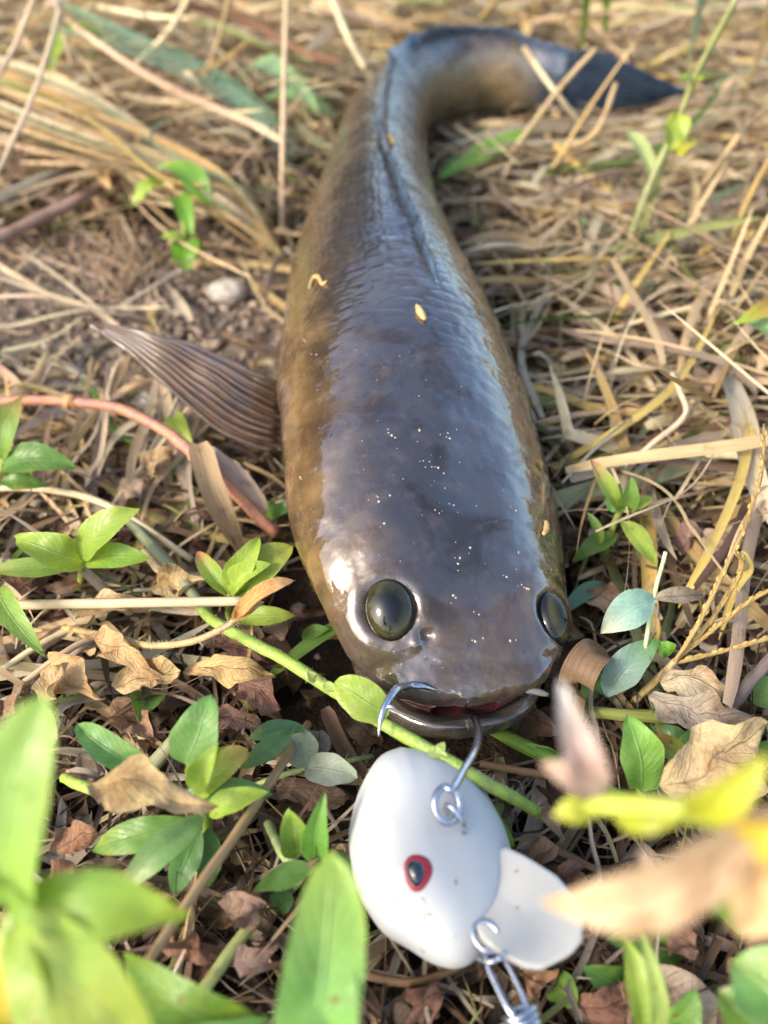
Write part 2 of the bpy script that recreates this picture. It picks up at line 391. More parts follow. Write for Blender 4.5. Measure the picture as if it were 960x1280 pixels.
def inside_fish(p, margin=0.0):       # p in metres (...,3)
    q = np.asarray(p) * 100
    ss = np.linspace(-.3, 58, 150)
    x, y, tx, ty = spine(np.minimum(ss, S_END))
    ex = np.maximum(ss - S_END, 0); x = x + ex * .98; y = y - ex * .1
    d2 = (q[..., None, 0] - x) ** 2 + (q[..., None, 1] - y) ** 2
    i = d2.argmin(-1); s = ss[i]; d = np.sqrt(np.take_along_axis(d2, i[..., None], -1)[..., 0])
    sc = np.clip(s, .3, S_END)
    a = np.where(s > S_END, .45, np.maximum(halfw(sc), .6)) + margin
    zt, zm, zb = ZT(sc) + margin, ZM(sc), ZB(sc) - margin
    zb = np.where(sc < 5, .4, zb)
    z = q[..., 2]
    zz = np.where(z > zm, (z - zm) / (zt - zm), (zm - z) / (zm - zb))
    return (d / a) ** 2 + np.abs(zz) ** 2 < 1

# ------------------------------------------------------------------ ground
def ground_h(x, y):                  # metres
    p = np.stack([np.asarray(x) * 1., np.asarray(y) * 1., np.zeros_like(x)], -1)
    h = .004 * fbm(p * 22, 3, 3) + .0022 * fbm(p * 110, 3, 9)
    k = np.exp(-(((x + .13) / .09) ** 2 + ((y - .31) / .07) ** 2))
    h = h + .006 * k + .0025 * k * fbm(p * 160, 3, 5)
    return h - .004
def axis(lo, hi, st, far, n):
    g = np.geomspace(st, far, n)
    return np.r_[lo - g[::-1], np.arange(lo, hi + st / 2, st), hi + g]
gx = axis(-.5, .5, .0035, 25, 28); gy = axis(-.06, .95, .0035, 40, 28)
X, Y = np.meshgrid(gx, gy, indexing='ij')
hh = ground_h(X, Y)
ground = obj('ground', mesh('ground', np.stack([X, Y, hh], -1), gridq(len(gx), len(gy)), m=M['soil']))
kind(ground, 'structure')

# ------------------------------------------------------------------ fish
fish = thing('fish', 'wet brown snakehead fish lying belly down with a hook in its mouth', 'fish', (.011, .20, .0))
# body
MS, KT = 420, 200
t = np.linspace(0, 1, MS)
s = np.where(t < .25, 5.7 * (1 - np.cos(t / .25 * np.pi / 2)), 0); s = np.where(t >= .25, 5.7 + (S_END - 5.7) * (t - .25) / .75 * (.45 + .55 * (t - .25) / .75), s)
s[0] = .0008
th = np.linspace(-np.pi / 2, 3 * np.pi / 2, KT, endpoint=False)
V = body_ring(s, th)
# normals of the smooth body
dU = np.gradient(V, axis=0); dV = (np.roll(V, -1, 1) - np.roll(V, 1, 1)); NB = norm(np.cross(dV, dU))
cen = V.mean(1, keepdims=True)
NB *= np.sign(((V - cen) * NB).sum(-1, keepdims=True))
base_bvh = BVHTree.FromPolygons([Vector(p) for p in (V.reshape(-1, 3) * CM)], gridq(MS, KT, True).tolist())
def hit(bvh, px, py):
    d = ray(px, py); h = bvh.ray_cast(Vector(C0), Vector(d).normalized())
    return (np.array(h[0]), np.array(h[1])) if h[0] is not None else (None, None)
eL, nL = hit(base_bvh, 487, 762); eR = None; xe = 698
while eR is None:
    eR, nR = hit(base_bvh, xe, 772); xe -= 1
eR, nR = hit(base_bvh, xe - 3, 772)
eyes = [(eL, nL, .78), (eR, nR, .72)]
D = np.zeros(V.shape[:2])
Sg = np.broadcast_to(s[:, None], D.shape)
Vm = V * CM
for e, nn, r in eyes:
    d = np.linalg.norm(Vm - e, axis=-1) * 100
    D += .055 * np.exp(-((d - .88) / .20) ** 2) - .30 * np.clip(1 - (d / .70) ** 2, 0, 1)
    D += .10 * np.exp(-(d / 1.5) ** 2)
def dent(px, py, r, dep):
    h, _ = hit(base_bvh, px, py)
    if h is not None:
        d = np.linalg.norm(Vm - h, axis=-1) * 100
        return -dep * np.exp(-(d / r) ** 2)
    return 0
D = D + dent(533, 794, .13, .22) + dent(520, 806, .13, -.10) + dent(546, 780, .14, -.06)
# furrow above the upper lip, swollen lip rim
top = np.clip((V[..., 2] - 2.2) / .5, 0, 1)
D -= .06 * np.exp(-((Sg - .58 - .18 * np.cos(th)[None] ** 2) / .17) ** 2) * top * (1 + .5 * vnoise(V * 1.3, 21))
D += .035 * np.exp(-((Sg - .26) / .20) ** 2)
# cheek crease from the mouth corner and gill cover edge
lat = np.cos(th)[None]; ver = np.sin(th)[None]
D -= .14 * np.exp(-((ver + .62 + .03 * (Sg - 3)) / .10) ** 2) * np.clip((Sg - .5) / 1, 0, 1) * np.clip((4.6 - Sg) / 1, 0, 1) * (np.abs(lat) > .25)
gl = 11.2 - 1.3 * ver ** 2 - .5 * ver
D -= .10 * np.exp(-((Sg - gl) / .16) ** 2) * np.clip(.75 - ver, 0, 1)
D += .07 * np.exp(-((Sg - gl + .6) / .5) ** 2) * np.clip(.75 - ver, 0, 1)
D += .03 * fbm(V * 1.7, 3, 14) * np.clip((4 - Sg) / 2, 0, 1)
D += .02 * fbm(V * 5, 3, 12) * np.clip((2.2 - Sg) / 1.5, 0, 1)
D += .05 * fbm(V * .8, 3, 2) + .018 * fbm(V * 3.2, 3, 6) * np.clip(Sg / 1, .3, 1)
# skull: faint central hollow and bumps over the head roof
D -= .08 * np.exp(-((lat) / .22) ** 2) * np.clip(ver, 0, 1) * np.clip((Sg - 1) / 2, 0, 1) * np.clip((9 - Sg) / 3, 0, 1)
# scales as real relief on the back
girth = np.cumsum(np.linalg.norm(np.diff(V, axis=1, append=V[:, :1]), axis=-1), 1)
girth = girth - girth[:, KT // 4][:, None]
arc = np.where(np.arange(KT)[None] <= KT // 2, girth, 2 * girth[:, KT // 2][:, None] - girth)   # cm up from mid-flank on either side
V2 = (V + NB * D[..., None]) * CM
V2[0] = V2[1].mean(0); V2[-1] = V2[-2].mean(0)
UVb = np.stack([Sg, arc], -1)
q = gridq(MS, KT, True)
Vt = np.vstack([V2.reshape(-1, 3), V2[0].mean(0), V2[-1].mean(0)])
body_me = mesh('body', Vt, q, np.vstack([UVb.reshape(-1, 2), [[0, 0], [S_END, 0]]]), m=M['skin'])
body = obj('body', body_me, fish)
body_bvh = BVHTree.FromPolygons([Vector(p) for p in Vt], q.tolist())
# lower jaw
MJ, KJ = 90, 96
tj = np.linspace(0, 1, MJ); sj = -.33 + 5.2 * (1 - np.cos(tj * np.pi / 2)); sj[0] = -.3295
thj = np.linspace(-np.pi / 2, 3 * np.pi / 2, KJ, endpoint=False)
x, y, tx, ty = spine(sj[:, None])
aj = np.interp(sj, [-.33, 1.0, 1.9, 3.0, 4.9], [2.0, 2.25, 2.45, 2.55, 2.6])[:, None] * capf(sj + .33, 1.9, 2.3)[:, None]
zt = np.interp(sj, [-.33, 0, 1.2, 2.6, 3.6, 4.9], [2.24, 2.22, 2.12, 1.95, 1.70, 1.5])[:, None]; zb = np.interp(sj, [-.33, 0, 1, 3, 4.9], [1.75, 1.25, .85, .6, .5])[:, None]
zm = zb + (zt - zb) * .62
ct, st = np.cos(thj)[None], np.sin(thj)[None]
l = aj * np.sign(ct) * np.abs(ct) ** .85; v = np.where(st > 0, (zt - zm), zm - zb) * np.sign(st) * np.abs(st) ** np.where(st > 0, .55, .9)
v = v - .30 * np.clip(1 - (l / np.maximum(aj, .05)) ** 2 * 1.5, 0, 1) * (st > .3) * np.clip((sj[:, None] + .1) / .4, 0, 1)
r = math.radians(6); VJ = np.stack([x + (l * math.cos(r) + v * math.sin(r)) * ty, y - (l * math.cos(r) + v * math.sin(r)) * tx, np.maximum(zm + v * math.cos(r) - l * math.sin(r) * .25, .3)], -1)
VJ = VJ + .03 * fbm(VJ * 2.2, 3, 4)[..., None]
VJ[0] = VJ[1].mean(0)
jaw = obj('lower_jaw', mesh('lower_jaw', VJ * CM, gridq(MJ, KJ, True), np.stack(np.broadcast_arrays(sj[:, None], (v * 1.) - .5), -1), m=M['jaw']), fish)
# mouth lining between the jaws
sm = np.linspace(.12, 3.4, 26); x, y, tx, ty = spine(sm[:, None]); tm = np.linspace(0, 2 * np.pi, 40, endpoint=False)[None]
am = (1.98 * capf(sm, 1.9, 2.3))[:, None]
l = am * np.cos(tm); zz = np.interp(sm, [0, 3.4], [2.36, 2.05])[:, None] + .34 * np.sin(tm)
VM = np.stack(np.broadcast_arrays(x + l * ty, y - l * tx, zz), -1)
obj('mouth_lining', mesh('mouth_lining', VM * CM, gridq(26, 40, True), np.zeros((26 * 40, 2)), m=M['mouth']), fish)
# eyes: flattened domes set into their sockets
def dome(c, nn, r, stretch, axis_dir, depth):
    nn = norm(nn); a = norm(axis_dir - nn * (axis_dir @ nn)); b = np.cross(nn, a)
    ph = np.linspace(.001, np.pi * .62, 30)[:, None]; t2 = np.linspace(0, 2 * np.pi, 40, endpoint=False)[None]
    v = c + (np.sin(ph) * np.cos(t2))[..., None] * a * r * stretch + (np.sin(ph) * np.sin(t2))[..., None] * b * r + (np.cos(ph) + 0 * t2)[..., None] * nn * depth
    uv = np.stack(np.broadcast_arrays(np.sin(np.minimum(ph, np.pi / 2)), t2), -1)
    return v.reshape(-1, 3), gridq(30, 40, True), uv.reshape(-1, 2)
xs_, ys_, tx_, ty_ = spine(2.0)
fdir = np.array([float(tx_), float(ty_), .25])
for (e, nn, r), dp in zip(eyes, (.0046, .0046)):
    v, q, uv = dome(e - nn * .0010, nn, r * .0078, 1.3, fdir, dp)
    obj('eye', mesh('eye', v, q, uv, m=M['eye']), fish)
# a pale flap of skin at the right mouth corner
h, hn = hit(body_bvh, 668, 862)
if h is not None:
    v, q, uv = tube(crom([h - [.003, .0005, -.0004], h + hn * .0006, h + [.0032, -.0012, -.0004]], 9), [.0005, .0008, .0009, .0005], 8)
    obj('skin_flap', mesh('skin_flap', v, q, uv, m=M['flesh']), fish)
# dorsal fin folded down along the back
sd = np.linspace(11.6, 49.5, 220)
ridge = body_ring(sd, np.array([np.pi / 2 - .02]))[:, 0]
x, y, tx, ty = spine(sd); lx, ly = ty, -tx
hf = .62 * np.clip((sd - 11.6) / 4, 0, 1) ** .6 * (1 + .25 * np.sin(sd * 1.1)) * np.where(sd > 44, np.clip((50.5 - sd) / 6, .3, 1), 1)
lean = -.25 + .38 * np.sin(sd * .42 + 1.2) + .12 * np.sin(sd * 1.7)
lean = np.where(sd > 40, .35, lean)
rows = []
for k, (f, off) in enumerate([(0, -.13), (.45, -.11), (.85, -.06), (1.0, .0), (.85, .06), (.45, .11), (0, .13)]):
    rip = .05 * np.sin(sd * 9.0 + k) * f
    lat_o = hf * f * lean + off + rip
    zz = ridge[:, 2] - .10 + hf * f * np.sqrt(np.clip(1 - (lean * .75) ** 2, .15, 1)) + .03 * np.sin(sd * 9) * f - .05 * lat_o ** 2
    rows.append(np.stack([ridge[:, 0] + lx * lat_o, ridge[:, 1] + ly * lat_o, zz], -1))
VD = np.stack(rows, 1) * CM
uvd = np.stack(np.broadcast_arrays(np.linspace(0, 1, 7)[None], sd[:, None] * .1), -1)
obj('dorsal_fin', mesh('dorsal_fin', VD, gridq(220, 7), uvd, m=M['bluefin']), fish)

# pectoral fin: a corrugated fan with its rays as separate ridges
up_e = crom([P(356, 484, .027), P(310, 466, .034), P(250, 437, .040), P(180, 418, .043), P(110, 405, .042)], 40)
lo_e = crom([P(352, 566, .012), P(305, 556, .016), P(262, 530, .021), (P(205, 482, .029)), P(152, 434, .037), P(112, 407, .0415)], 40)
NJ = 89; jj = np.linspace(0, 1, NJ)
fan = up_e[:, None] + (lo_e - up_e)[:, None] * jj[None, :, None]
amp = np.sin(np.linspace(0, 1, 40) * np.pi) ** .5 * .0011 + .0002
jw = jj ** 1.25 + .018 * np.sin(jj * 17)
fan[..., 2] += amp[:, None] * (.15 + .7 * jj)[None] * np.cos(jw * 8 * 2 * np.pi)[None] + .0009 * vnoise(fan * 130, 4) + .004 * np.sin(jj * np.pi)[None] * np.sin(np.linspace(0, np.pi, 40))[:, None]
thick = np.array([0, 0, .0007])
vf = np.concatenate([fan + thick, fan[:, ::-1] - thick], 1)
uvf = np.stack(np.broadcast_arrays(np.linspace(0, 1, 40)[:, None], np.r_[jj, jj[::-1]][None]), -1)
pf = obj('pectoral_fin', mesh('pectoral_fin', vf, gridq(40, 2 * NJ, True), uvf, m=M['fin']), fish)
for k in range(9):
    j = int(np.abs(jw - k / 8).argmin())
    pth = fan[1:39, min(j, NJ - 1)] + [0, 0, .0006]
    v, q, uv = tube(pth[::2], [.0009, .0008, .0005, .0002], 6, .2, k)
    o = obj('fin_ray', mesh('fin_ray', v, q, uv, m=M['fin'])); o.parent = pf; o.matrix_parent_inverse.identity()
# tail fin: half-closed fan beyond the tail stalk
bx, by = SP[-1] * CM
te = crom([(bx - .022, by + .0025, .030), (bx - .006, by + .0005, .0415), (bx + .012, by + .001, .0415), (bx + .035, by - .001, .034), (bx + .062, by - .004, .0245)], 30)
be = crom([(bx - .022, by + .0025, .022), (bx - .006, by + .0005, .0105), (bx + .012, by + .001, .010), (bx + .035, by - .001, .013), (bx + .062, by - .004, .0215)], 30)
NJ = 57; jj = np.linspace(0, 1, NJ)
cf = te[:, None] + (be - te)[:, None] * jj[None, :, None]
cf[..., 1] += .0014 * np.cos(jj * 9 * 2 * np.pi)[None] * np.linspace(.5, 1, 30)[:, None] - .004 * np.sin(jj * np.pi)[None]
cf[..., 0] += (.006 * np.linspace(0, 1, 30) ** 3)[:, None] * vnoise(np.stack([jj * 14, jj * 0, jj * 0], -1), 7)[None] + 0
cf[..., 2] += (.003 * np.linspace(0, 1, 30) ** 2)[:, None] * vnoise(np.stack([jj * 9, jj * 0 + 3, jj * 0], -1), 2)[None]
th3 = np.array([0, .0008, 0])
vf = np.concatenate([cf - th3, cf[:, ::-1] + th3], 1)
uvf = np.stack(np.broadcast_arrays(np.linspace(0, 1, 30)[:, None], np.r_[jj, jj[::-1]][None]), -1)
tf = obj('tail_fin', mesh('tail_fin', vf, gridq(30, 2 * NJ, True), uvf, m=M['tailfin']), fish)
for k in range(10):
    pth = cf[1:29, min(int(k * 6.2), NJ - 1)] - [0, .0008, 0]
    v, q, uv = tube(pth[::2], [.0011, .0009, .0005], 6)
    o = obj('fin_ray', mesh('fin_ray', v, q, uv, m=M['tailfin'])); o.parent = tf; o.matrix_parent_inverse.identity()

def lump(c, nn, r, flat, seed, el=1.0):
    nn = norm(np.asarray(nn)); a = norm(np.cross(nn, [.3, .7, .2])); b = np.cross(nn, a)
    ph = np.linspace(.02, np.pi - .02, 5)[:, None]; t2 = np.linspace(0, 2 * np.pi, 6, endpoint=False)[None] + seed
    rr = r * (1 + .35 * np.sin(ph * 3 + seed * 5) * np.cos(t2 * 2 + seed * 3))
    v = c + (rr * np.sin(ph) * np.cos(t2))[..., None] * a * el + (rr * np.sin(ph) * np.sin(t2))[..., None] * b + (rr * np.cos(ph) * flat + 0 * t2)[..., None] * nn
    return v.reshape(-1, 3), gridq(5, 6, True), np.zeros((30, 2))
parts = []
spots = [(525, 545), (560, 545), (527, 578), (511, 600), (546, 612), (572, 625), (545, 640), (515, 640), (480, 655), (590, 690), (648, 700), (640, 720), (566, 745), (610, 790), (596, 805), (660, 735),
         (470, 478), (530, 500), (487, 540), (475, 620), (700, 690), (698, 712), (372, 600), (384, 430), (390, 450), (690, 560), (640, 640), (575, 700), (545, 585), (640, 800), (470, 850), (590, 770)]
for k, (a, b) in enumerate(spots):
    for m_ in range(random.choice([1, 1, 2, 4])):
        h, hn = hit(body_bvh, a + random.gauss(0, 5), b + random.gauss(0, 4))
        if h is not None:
            v, q, uv = lump(h, hn, random.uniform(.00014, .00042), .5, k + m_ * .7); parts.append((v, q, uv, (1, 1, 1)))
for k in range(110):
    h, hn = hit(body_bvh, random.uniform(380, 700), random.uniform(420, 870))
    if h is not None:
        v, q, uv = lump(h, hn, random.uniform(.00007, .00018), .7, k); parts.append((v, q, uv, (1, 1, 1)))
v, q, uv, c = join(parts)
kind(obj('grit', mesh('grit', v, q, uv, m=M['grit']), fish), 'stuff')
# chaff lying on the fish
def chip(name, label, pts, rad, mat='husk'):
    hs = [hit(body_bvh, a, b) for a, b in pts]
    path = crom([h + n_ * (rad * .7) for h, n_ in hs], 12)
    v, q, uv = tube(path, [rad * .4, rad, rad * 1.05, rad * .5], 7, .3, 3)
    o = obj(name, mesh(name, v, q, uv, np.tile([.5, .36, .18], (len(v), 1)), m=M[mat])); return tag(o, label, 'chaff')
chip('straw_chip', 'short golden chip of straw stuck on the fish above its right eye', [(679, 652), (681, 660), (677, 669)], .0009)
chip('grass_seed', 'pale grass seed lying on the fish just ahead of its back fin', [(520, 384), (525, 392), (531, 402)], .0011)
chip('curled_rootlet', 'curled pale rootlet clinging to the shoulder of the fish', [(388, 362), (392, 350), (399, 347), (404, 356), (410, 352)], .0007)
chip('wood_crumb', 'reddish crumb on the folded back fin', [(484, 172), (487, 176), (490, 182)], .0013)

# ------------------------------------------------------------------ lure, hook, snap
def ldepth(py): return .176 + .00009 * (1062 - py)
def Lp(px, py, off=0): return C0 + ray(px, py) * ldepth(py) + LN * off
LN = np.zeros(3)
e1 = Lp(540, 940); e2 = Lp(540, 1208); LN = norm(np.cross(RT, e1 - e2)); LN = LN if LN[2] > 0 else -LN
outl = [(500, 938), (542, 944), (583, 966), (614, 1005), (634, 1050), (640, 1095), (632, 1145), (606, 1190), (577, 1210), (545, 1206), (512, 1186), (480, 1165), (455, 1128), (441, 1085), (437, 1045), (444, 1008), (458, 972), (476, 948)]
ol = np.array([Lp(*p) for p in outl]); ol = crom(np.vstack([ol, ol[:1]]), 97)[:-1]
lc = ol.mean(0)
lure = thing('fishing_lure', 'round white plastic fishing lure with a red eye and wide diving bill', 'fishing lure', (lc[0], lc[1], .006))
ph = np.linspace(-np.pi / 2 + .001, np.pi / 2 - .001, 60)[:, None]
rr = np.sign(np.cos(ph)) * np.abs(np.cos(ph)) ** .82
VL = lc + (ol - lc)[None] * rr[..., None] + (np.sin(ph) * np.where(ph > 0, .0135, .0150))[..., None] * LN + 0 * ol[None]
VL = VL + (.0005 * fbm(VL * 90, 3, 8))[..., None] * norm(VL - lc)
lq = gridq(60, 96, True)
obj('body', mesh('lure_body', VL, lq, np.zeros((60 * 96, 2)), m=M['lure']), lure)
lure_bvh = BVHTree.FromPolygons([Vector(p) for p in VL.reshape(-1, 3)], lq.tolist())
# bill
bo = [(578, 1100), (590, 1082), (625, 1070), (652, 1084), (688, 1108), (716, 1144), (719, 1160), (718, 1186), (704, 1203), (668, 1221), (648, 1219), (618, 1203), (598, 1186), (580, 1150), (572, 1120)]
def rnd(poly, n=6):
    p = np.array(poly, float); out = []
    for i in range(len(p)):
        a, b, c = p[i - 1], p[i], p[(i + 1) % len(p)]
        for f in np.linspace(0, 1, n): out.append((1 - f) ** 2 * (b + (a - b) * .16) + 2 * f * (1 - f) * b + f * f * (b + (c - b) * .16))
    return np.array(out)
bp = rnd(bo, 5); cb = np.array([640., 1145.])
def bill_pt(p, k, off):
    uvp = cb + (p - cb) * k
    lift = .0062 + .00002 * (uvp[0] - 600) * 1.0 + .0016 * ((uvp[1] - (1050 + (uvp[0] - 600) * .55) - 60) / 70) ** 2
    return Lp(uvp[0], uvp[1], lift + off)
rings = []
for k, off in [(.02, .0014), (.5, .0014), (.9, .0014), (.965, .0012), (1.0, .0003), (1.0, -.0014), (.965, -.0023), (.9, -.0025), (.02, -.0025)]:
    rings.append([bill_pt(p, k, off) for p in bp])
rb = np.array(rings)
obj('bill', mesh('bill', rb, gridq(len(rings), len(bp), True), np.zeros((rb.shape[0] * rb.shape[1], 2)), m=M['bill']), lure)
# painted eye: raised ring with dark pupil and a pink smear
def disc(px, py, rx, ry, h, name, mat, parent, rot=0.):
    hp, hn = hit(lure_bvh, px, py); a = norm(RT - hn * (RT @ hn)); b = np.cross(hn, a)
    a, b = a * math.cos(rot) + b * math.sin(rot), b * math.cos(rot) - a * math.sin(rot)
    ph = np.linspace(.01, np.pi / 2, 8)[:, None]; t2 = np.linspace(0, 2 * np.pi, 28, endpoint=False)[None]
    w_ = 1 + .06 * np.sin(3 * t2 + .6)
    v = hp - hn * .0003 + (np.sin(ph) * np.cos(t2) * w_)[..., None] * a * rx + (np.sin(ph) * np.sin(t2) * w_)[..., None] * b * ry + (np.cos(ph) + 0 * t2)[..., None] * hn * h
    o = obj(name, mesh(name, v, gridq(8, 28, True), np.zeros((8 * 28, 2)), m=M[mat])); return o
def under(o, parent):
    o.parent = parent; o.matrix_parent_inverse.identity()
    if '_o' in parent: o.location = -Vector(parent['_o'])
    return o
ey = under(disc(522, 1090, .0028, .0033, .0010, 'eye', 'red', lure), lure)
under(disc(520, 1091, .0019, .0025, .0018, 'pupil', 'pupil', lure, .2), ey)
under(disc(508, 1098, .0030, .0026, .00045, 'paint_smear', 'pink', lure), lure)

def ringpath(c, a, b, r1, r2, n=28, t0=0, t1=2 * np.pi):
    tt = np.linspace(t0, t1, n)[:, None]; return c + np.cos(tt) * a * r1 + np.sin(tt) * b * r2
# wire eye standing out of the lure that carries the hook
hp, hn = hit(lure_bvh, 566, 1026)
rc = hp + hn * .0012
adir = norm(P(545, 990, -.17) - P(570, 1026, -.17)); 
wire = ringpath(rc, adir, hn, .0032, .0024, 30)
v, q, uv = tube(wire, .00048, 8); obj('hook_eyelet', mesh('hook_eyelet', v, q, uv, m=M['metal']), lure)
# nose eyelet
hp2, hn2 = hit(lure_bvh, 600, 1180)
if hp2 is None: hp2 = Lp(600, 1180, .004)
nc = Lp(603, 1180, .0085)
a1 = norm(Lp(612, 1190) - Lp(590, 1165)); wire = ringpath(nc, a1, norm(np.cross(a1, LN)), .0030, .0022, 26)
v, q, uv = tube(wire, .00048, 8); obj('nose_eyelet', mesh('nose_eyelet', v, q, uv, m=M['metal']), lure)

hook = thing('fishing_hook', 'bare steel double hook running from the white lure into the fish mouth', 'fish hook', tuple(rc))
hb = rc + hn * .0004
cE = hb + adir * .0030 + hn * .0006
b2 = norm(np.cross(adir, hn))
path = [cE + b2 * 0]
eye_ring = ringpath(cE, norm(adir * .8 + b2 * .6), norm(b2 * .8 - adir * .6), .0033, .0028, 32, .3, 6.2)
sh0 = P(566, 985, -.1625); 
def near(px, py, d): return C0 + ray(px, py) * d
shank = crom([eye_ring[-1], near(566, 985, .1655), near(580, 962, .171), near(594, 937, .178), near(598, 915, .187), near(593, 899, .197), near(580, 890, .206)], 40)
v1, q1, u1 = tube(eye_ring, .00075, 10); v2, q2, u2 = tube(shank, [.0008, .00085, .00088, .00088], 10)
obj('eye_loop', mesh('eye_loop', v1, q1, u1, m=M['metal']), hook); obj('shank', mesh('shank', v2, q2, u2, m=M['metal']), hook)
def onfish(px, py, lift):
    h, _ = hit(body_bvh, px, py)
    return near(px, py, (h - C0) @ FW - lift)
bend = crom([onfish(566, 866, -.004), onfish(546, 863, -.0002), onfish(528, 858, .0018), onfish(511, 857, .0030), near(496, 862, .1885), near(483, 879, .1855), near(476, 899, .1838), near(473, 921, .183)], 44)
v, q, uv = tube(bend, [.0003, .0003, .0006, .0009, .00095, .00095, .0009, .0006, .0001], 10); obj('bend', mesh('bend', v, q, uv, m=M['metal']), hook)
bq = crom([near(481, 885, .1850), near(488, 883, .1845), near(493, 885, .184)], 6); v, q, uv = tube(bq, [.0005, .0004, .0001], 8); obj('barb', mesh('barb', v, q, uv, m=M['metal']), hook)

snap = thing('snap_swivel', 'thin wire snap and swivel clipped to the bill end of the white lure', 'snap swivel', tuple(near(645, 1262, .155)))
c1 = near(612, 1187, .1575); dd = norm(near(648, 1262, .150) - c1); sd_ = norm(np.cross(dd, LN))
v, q, uv = tube(ringpath(c1 + dd * .001, norm(dd * .5 + LN), sd_, .0030, .0024, 28), .00055, 8); obj('split_ring', mesh('split_ring', v, q, uv, m=M['metal']), snap)
Lk = np.linalg.norm(near(650, 1258, .150) - c1)
tt = np.linspace(0, 2 * np.pi, 60)[:, None]
el = c1 + dd * (Lk * .5 + .0008) + np.sign(np.cos(tt)) * np.abs(np.cos(tt)) ** .6 * dd * (Lk * .5 + .0012) + np.sin(tt) * sd_ * .0019 + np.sin(tt) * LN * .0007
v, q, uv = tube(el, .00050, 8); obj('wire_loop', mesh('wire_loop', v, q, uv, m=M['metal']), snap)
c2 = near(652, 1270, .1495)
for k in range(3):
    v, q, uv = tube(ringpath(c2 + dd * (.0011 * k - .0006), sd_, norm(LN + dd * .35), .0030 - .0003 * k, .0024, 26), .00055, 8); obj('wire_coil', mesh('wire_coil', v, q, uv, m=M['metal']), snap)
v, q, uv = tube(crom([c2 + dd * .001, c2 + dd * .006, c2 + dd * .013], 12), [.0016, .0021, .0019, .0012], 10); obj('barrel', mesh('barrel', v, q, uv, m=M['metal']), snap)

def inside_lure(p, margin=.002):
    q = np.asarray(p) - lc
    return ((q @ RT) / (.0175 + margin)) ** 2 + ((q @ norm(e1 - e2)) / (.0235 + margin)) ** 2 + ((q @ LN) / (.0140 + margin)) ** 2 < 1

# ------------------------------------------------------------------ plants: generators
PAL = dict(peach=(.66, .48, .30), tan=(.56, .41, .225), pale=(.72, .59, .38), grey=(.42, .345, .255), brown=(.17, .11, .065), dark=(.085, .055, .035), red=(.21, .12, .075), yellow=(.58, .42, .13), gold=(.50, .35, .14),
           green=(.13, .24, .035), lime=(.26, .38, .05), teal=(.19, .33, .20), greygreen=(.28, .33, .18), olive=(.22, .24, .08), pink=(.40, .16, .12), white=(.62, .56, .47))
def cj(c, a=.12):
    c = np.array(PAL[c] if isinstance(c, str) else c, float); f = 1 + random.uniform(-a, a)
    return np.clip(c * f * (1 + np.array([random.uniform(-a, a) * .4 for _ in range(3)])), .01, .85)

def blades(Pt, width, roll, fold, cols, prof=None):
    """Pt (B,N,3) m, width (B,), roll (B,N), fold (B,), cols (B,3)"""
    B, N = Pt.shape[:2]
    T = norm(np.gradient(Pt, axis=1)); up = np.array([0, 0, 1.])
    S = np.cross(T, up); bad = np.linalg.norm(S, axis=-1, keepdims=True) < .15
    S = norm(np.where(bad, np.cross(T, [1., 0, 0]), S)); Nn = np.cross(S, T)
    cr, sr = np.cos(roll)[..., None], np.sin(roll)[..., None]
    S2 = S * cr + Nn * sr; N2 = Nn * cr - S * sr
    tt = np.linspace(0, 1, N)
    pr = np.interp(tt, [0, .08, .5, .85, 1], [.6, .95, 1, .7, .08]) if prof is None else prof
    wd = (width[:, None] * pr[None] * .5)[..., None]
    f = fold[:, None, None]
    Lft = Pt - S2 * wd + N2 * wd * f; Rgt = Pt + S2 * wd + N2 * wd * f
    V = np.stack([Lft, Pt, Rgt], 2)
    base = gridq(N, 3); q = (base[None] + (np.arange(B) * N * 3)[:, None, None]).reshape(-1, 4)
    ln = np.linalg.norm(np.diff(Pt, axis=1), axis=-1).sum(1) * 100
    uv = np.stack(np.broadcast_arrays(np.array([0, .5, 1.])[None, None], (ln[:, None] * tt[None])[..., None] + np.arange(B)[:, None, None] * 3.7), -1)
    shade = np.ones((B, N, 1, 1)) + .12 * np.sin(tt * 7 + 1)[None, :, None, None]
    c = np.broadcast_to(cols[:, None, None, :] * shade, V.shape)
    return V.reshape(-1, 3), q, uv.reshape(-1, 2), c.reshape(-1, 3)

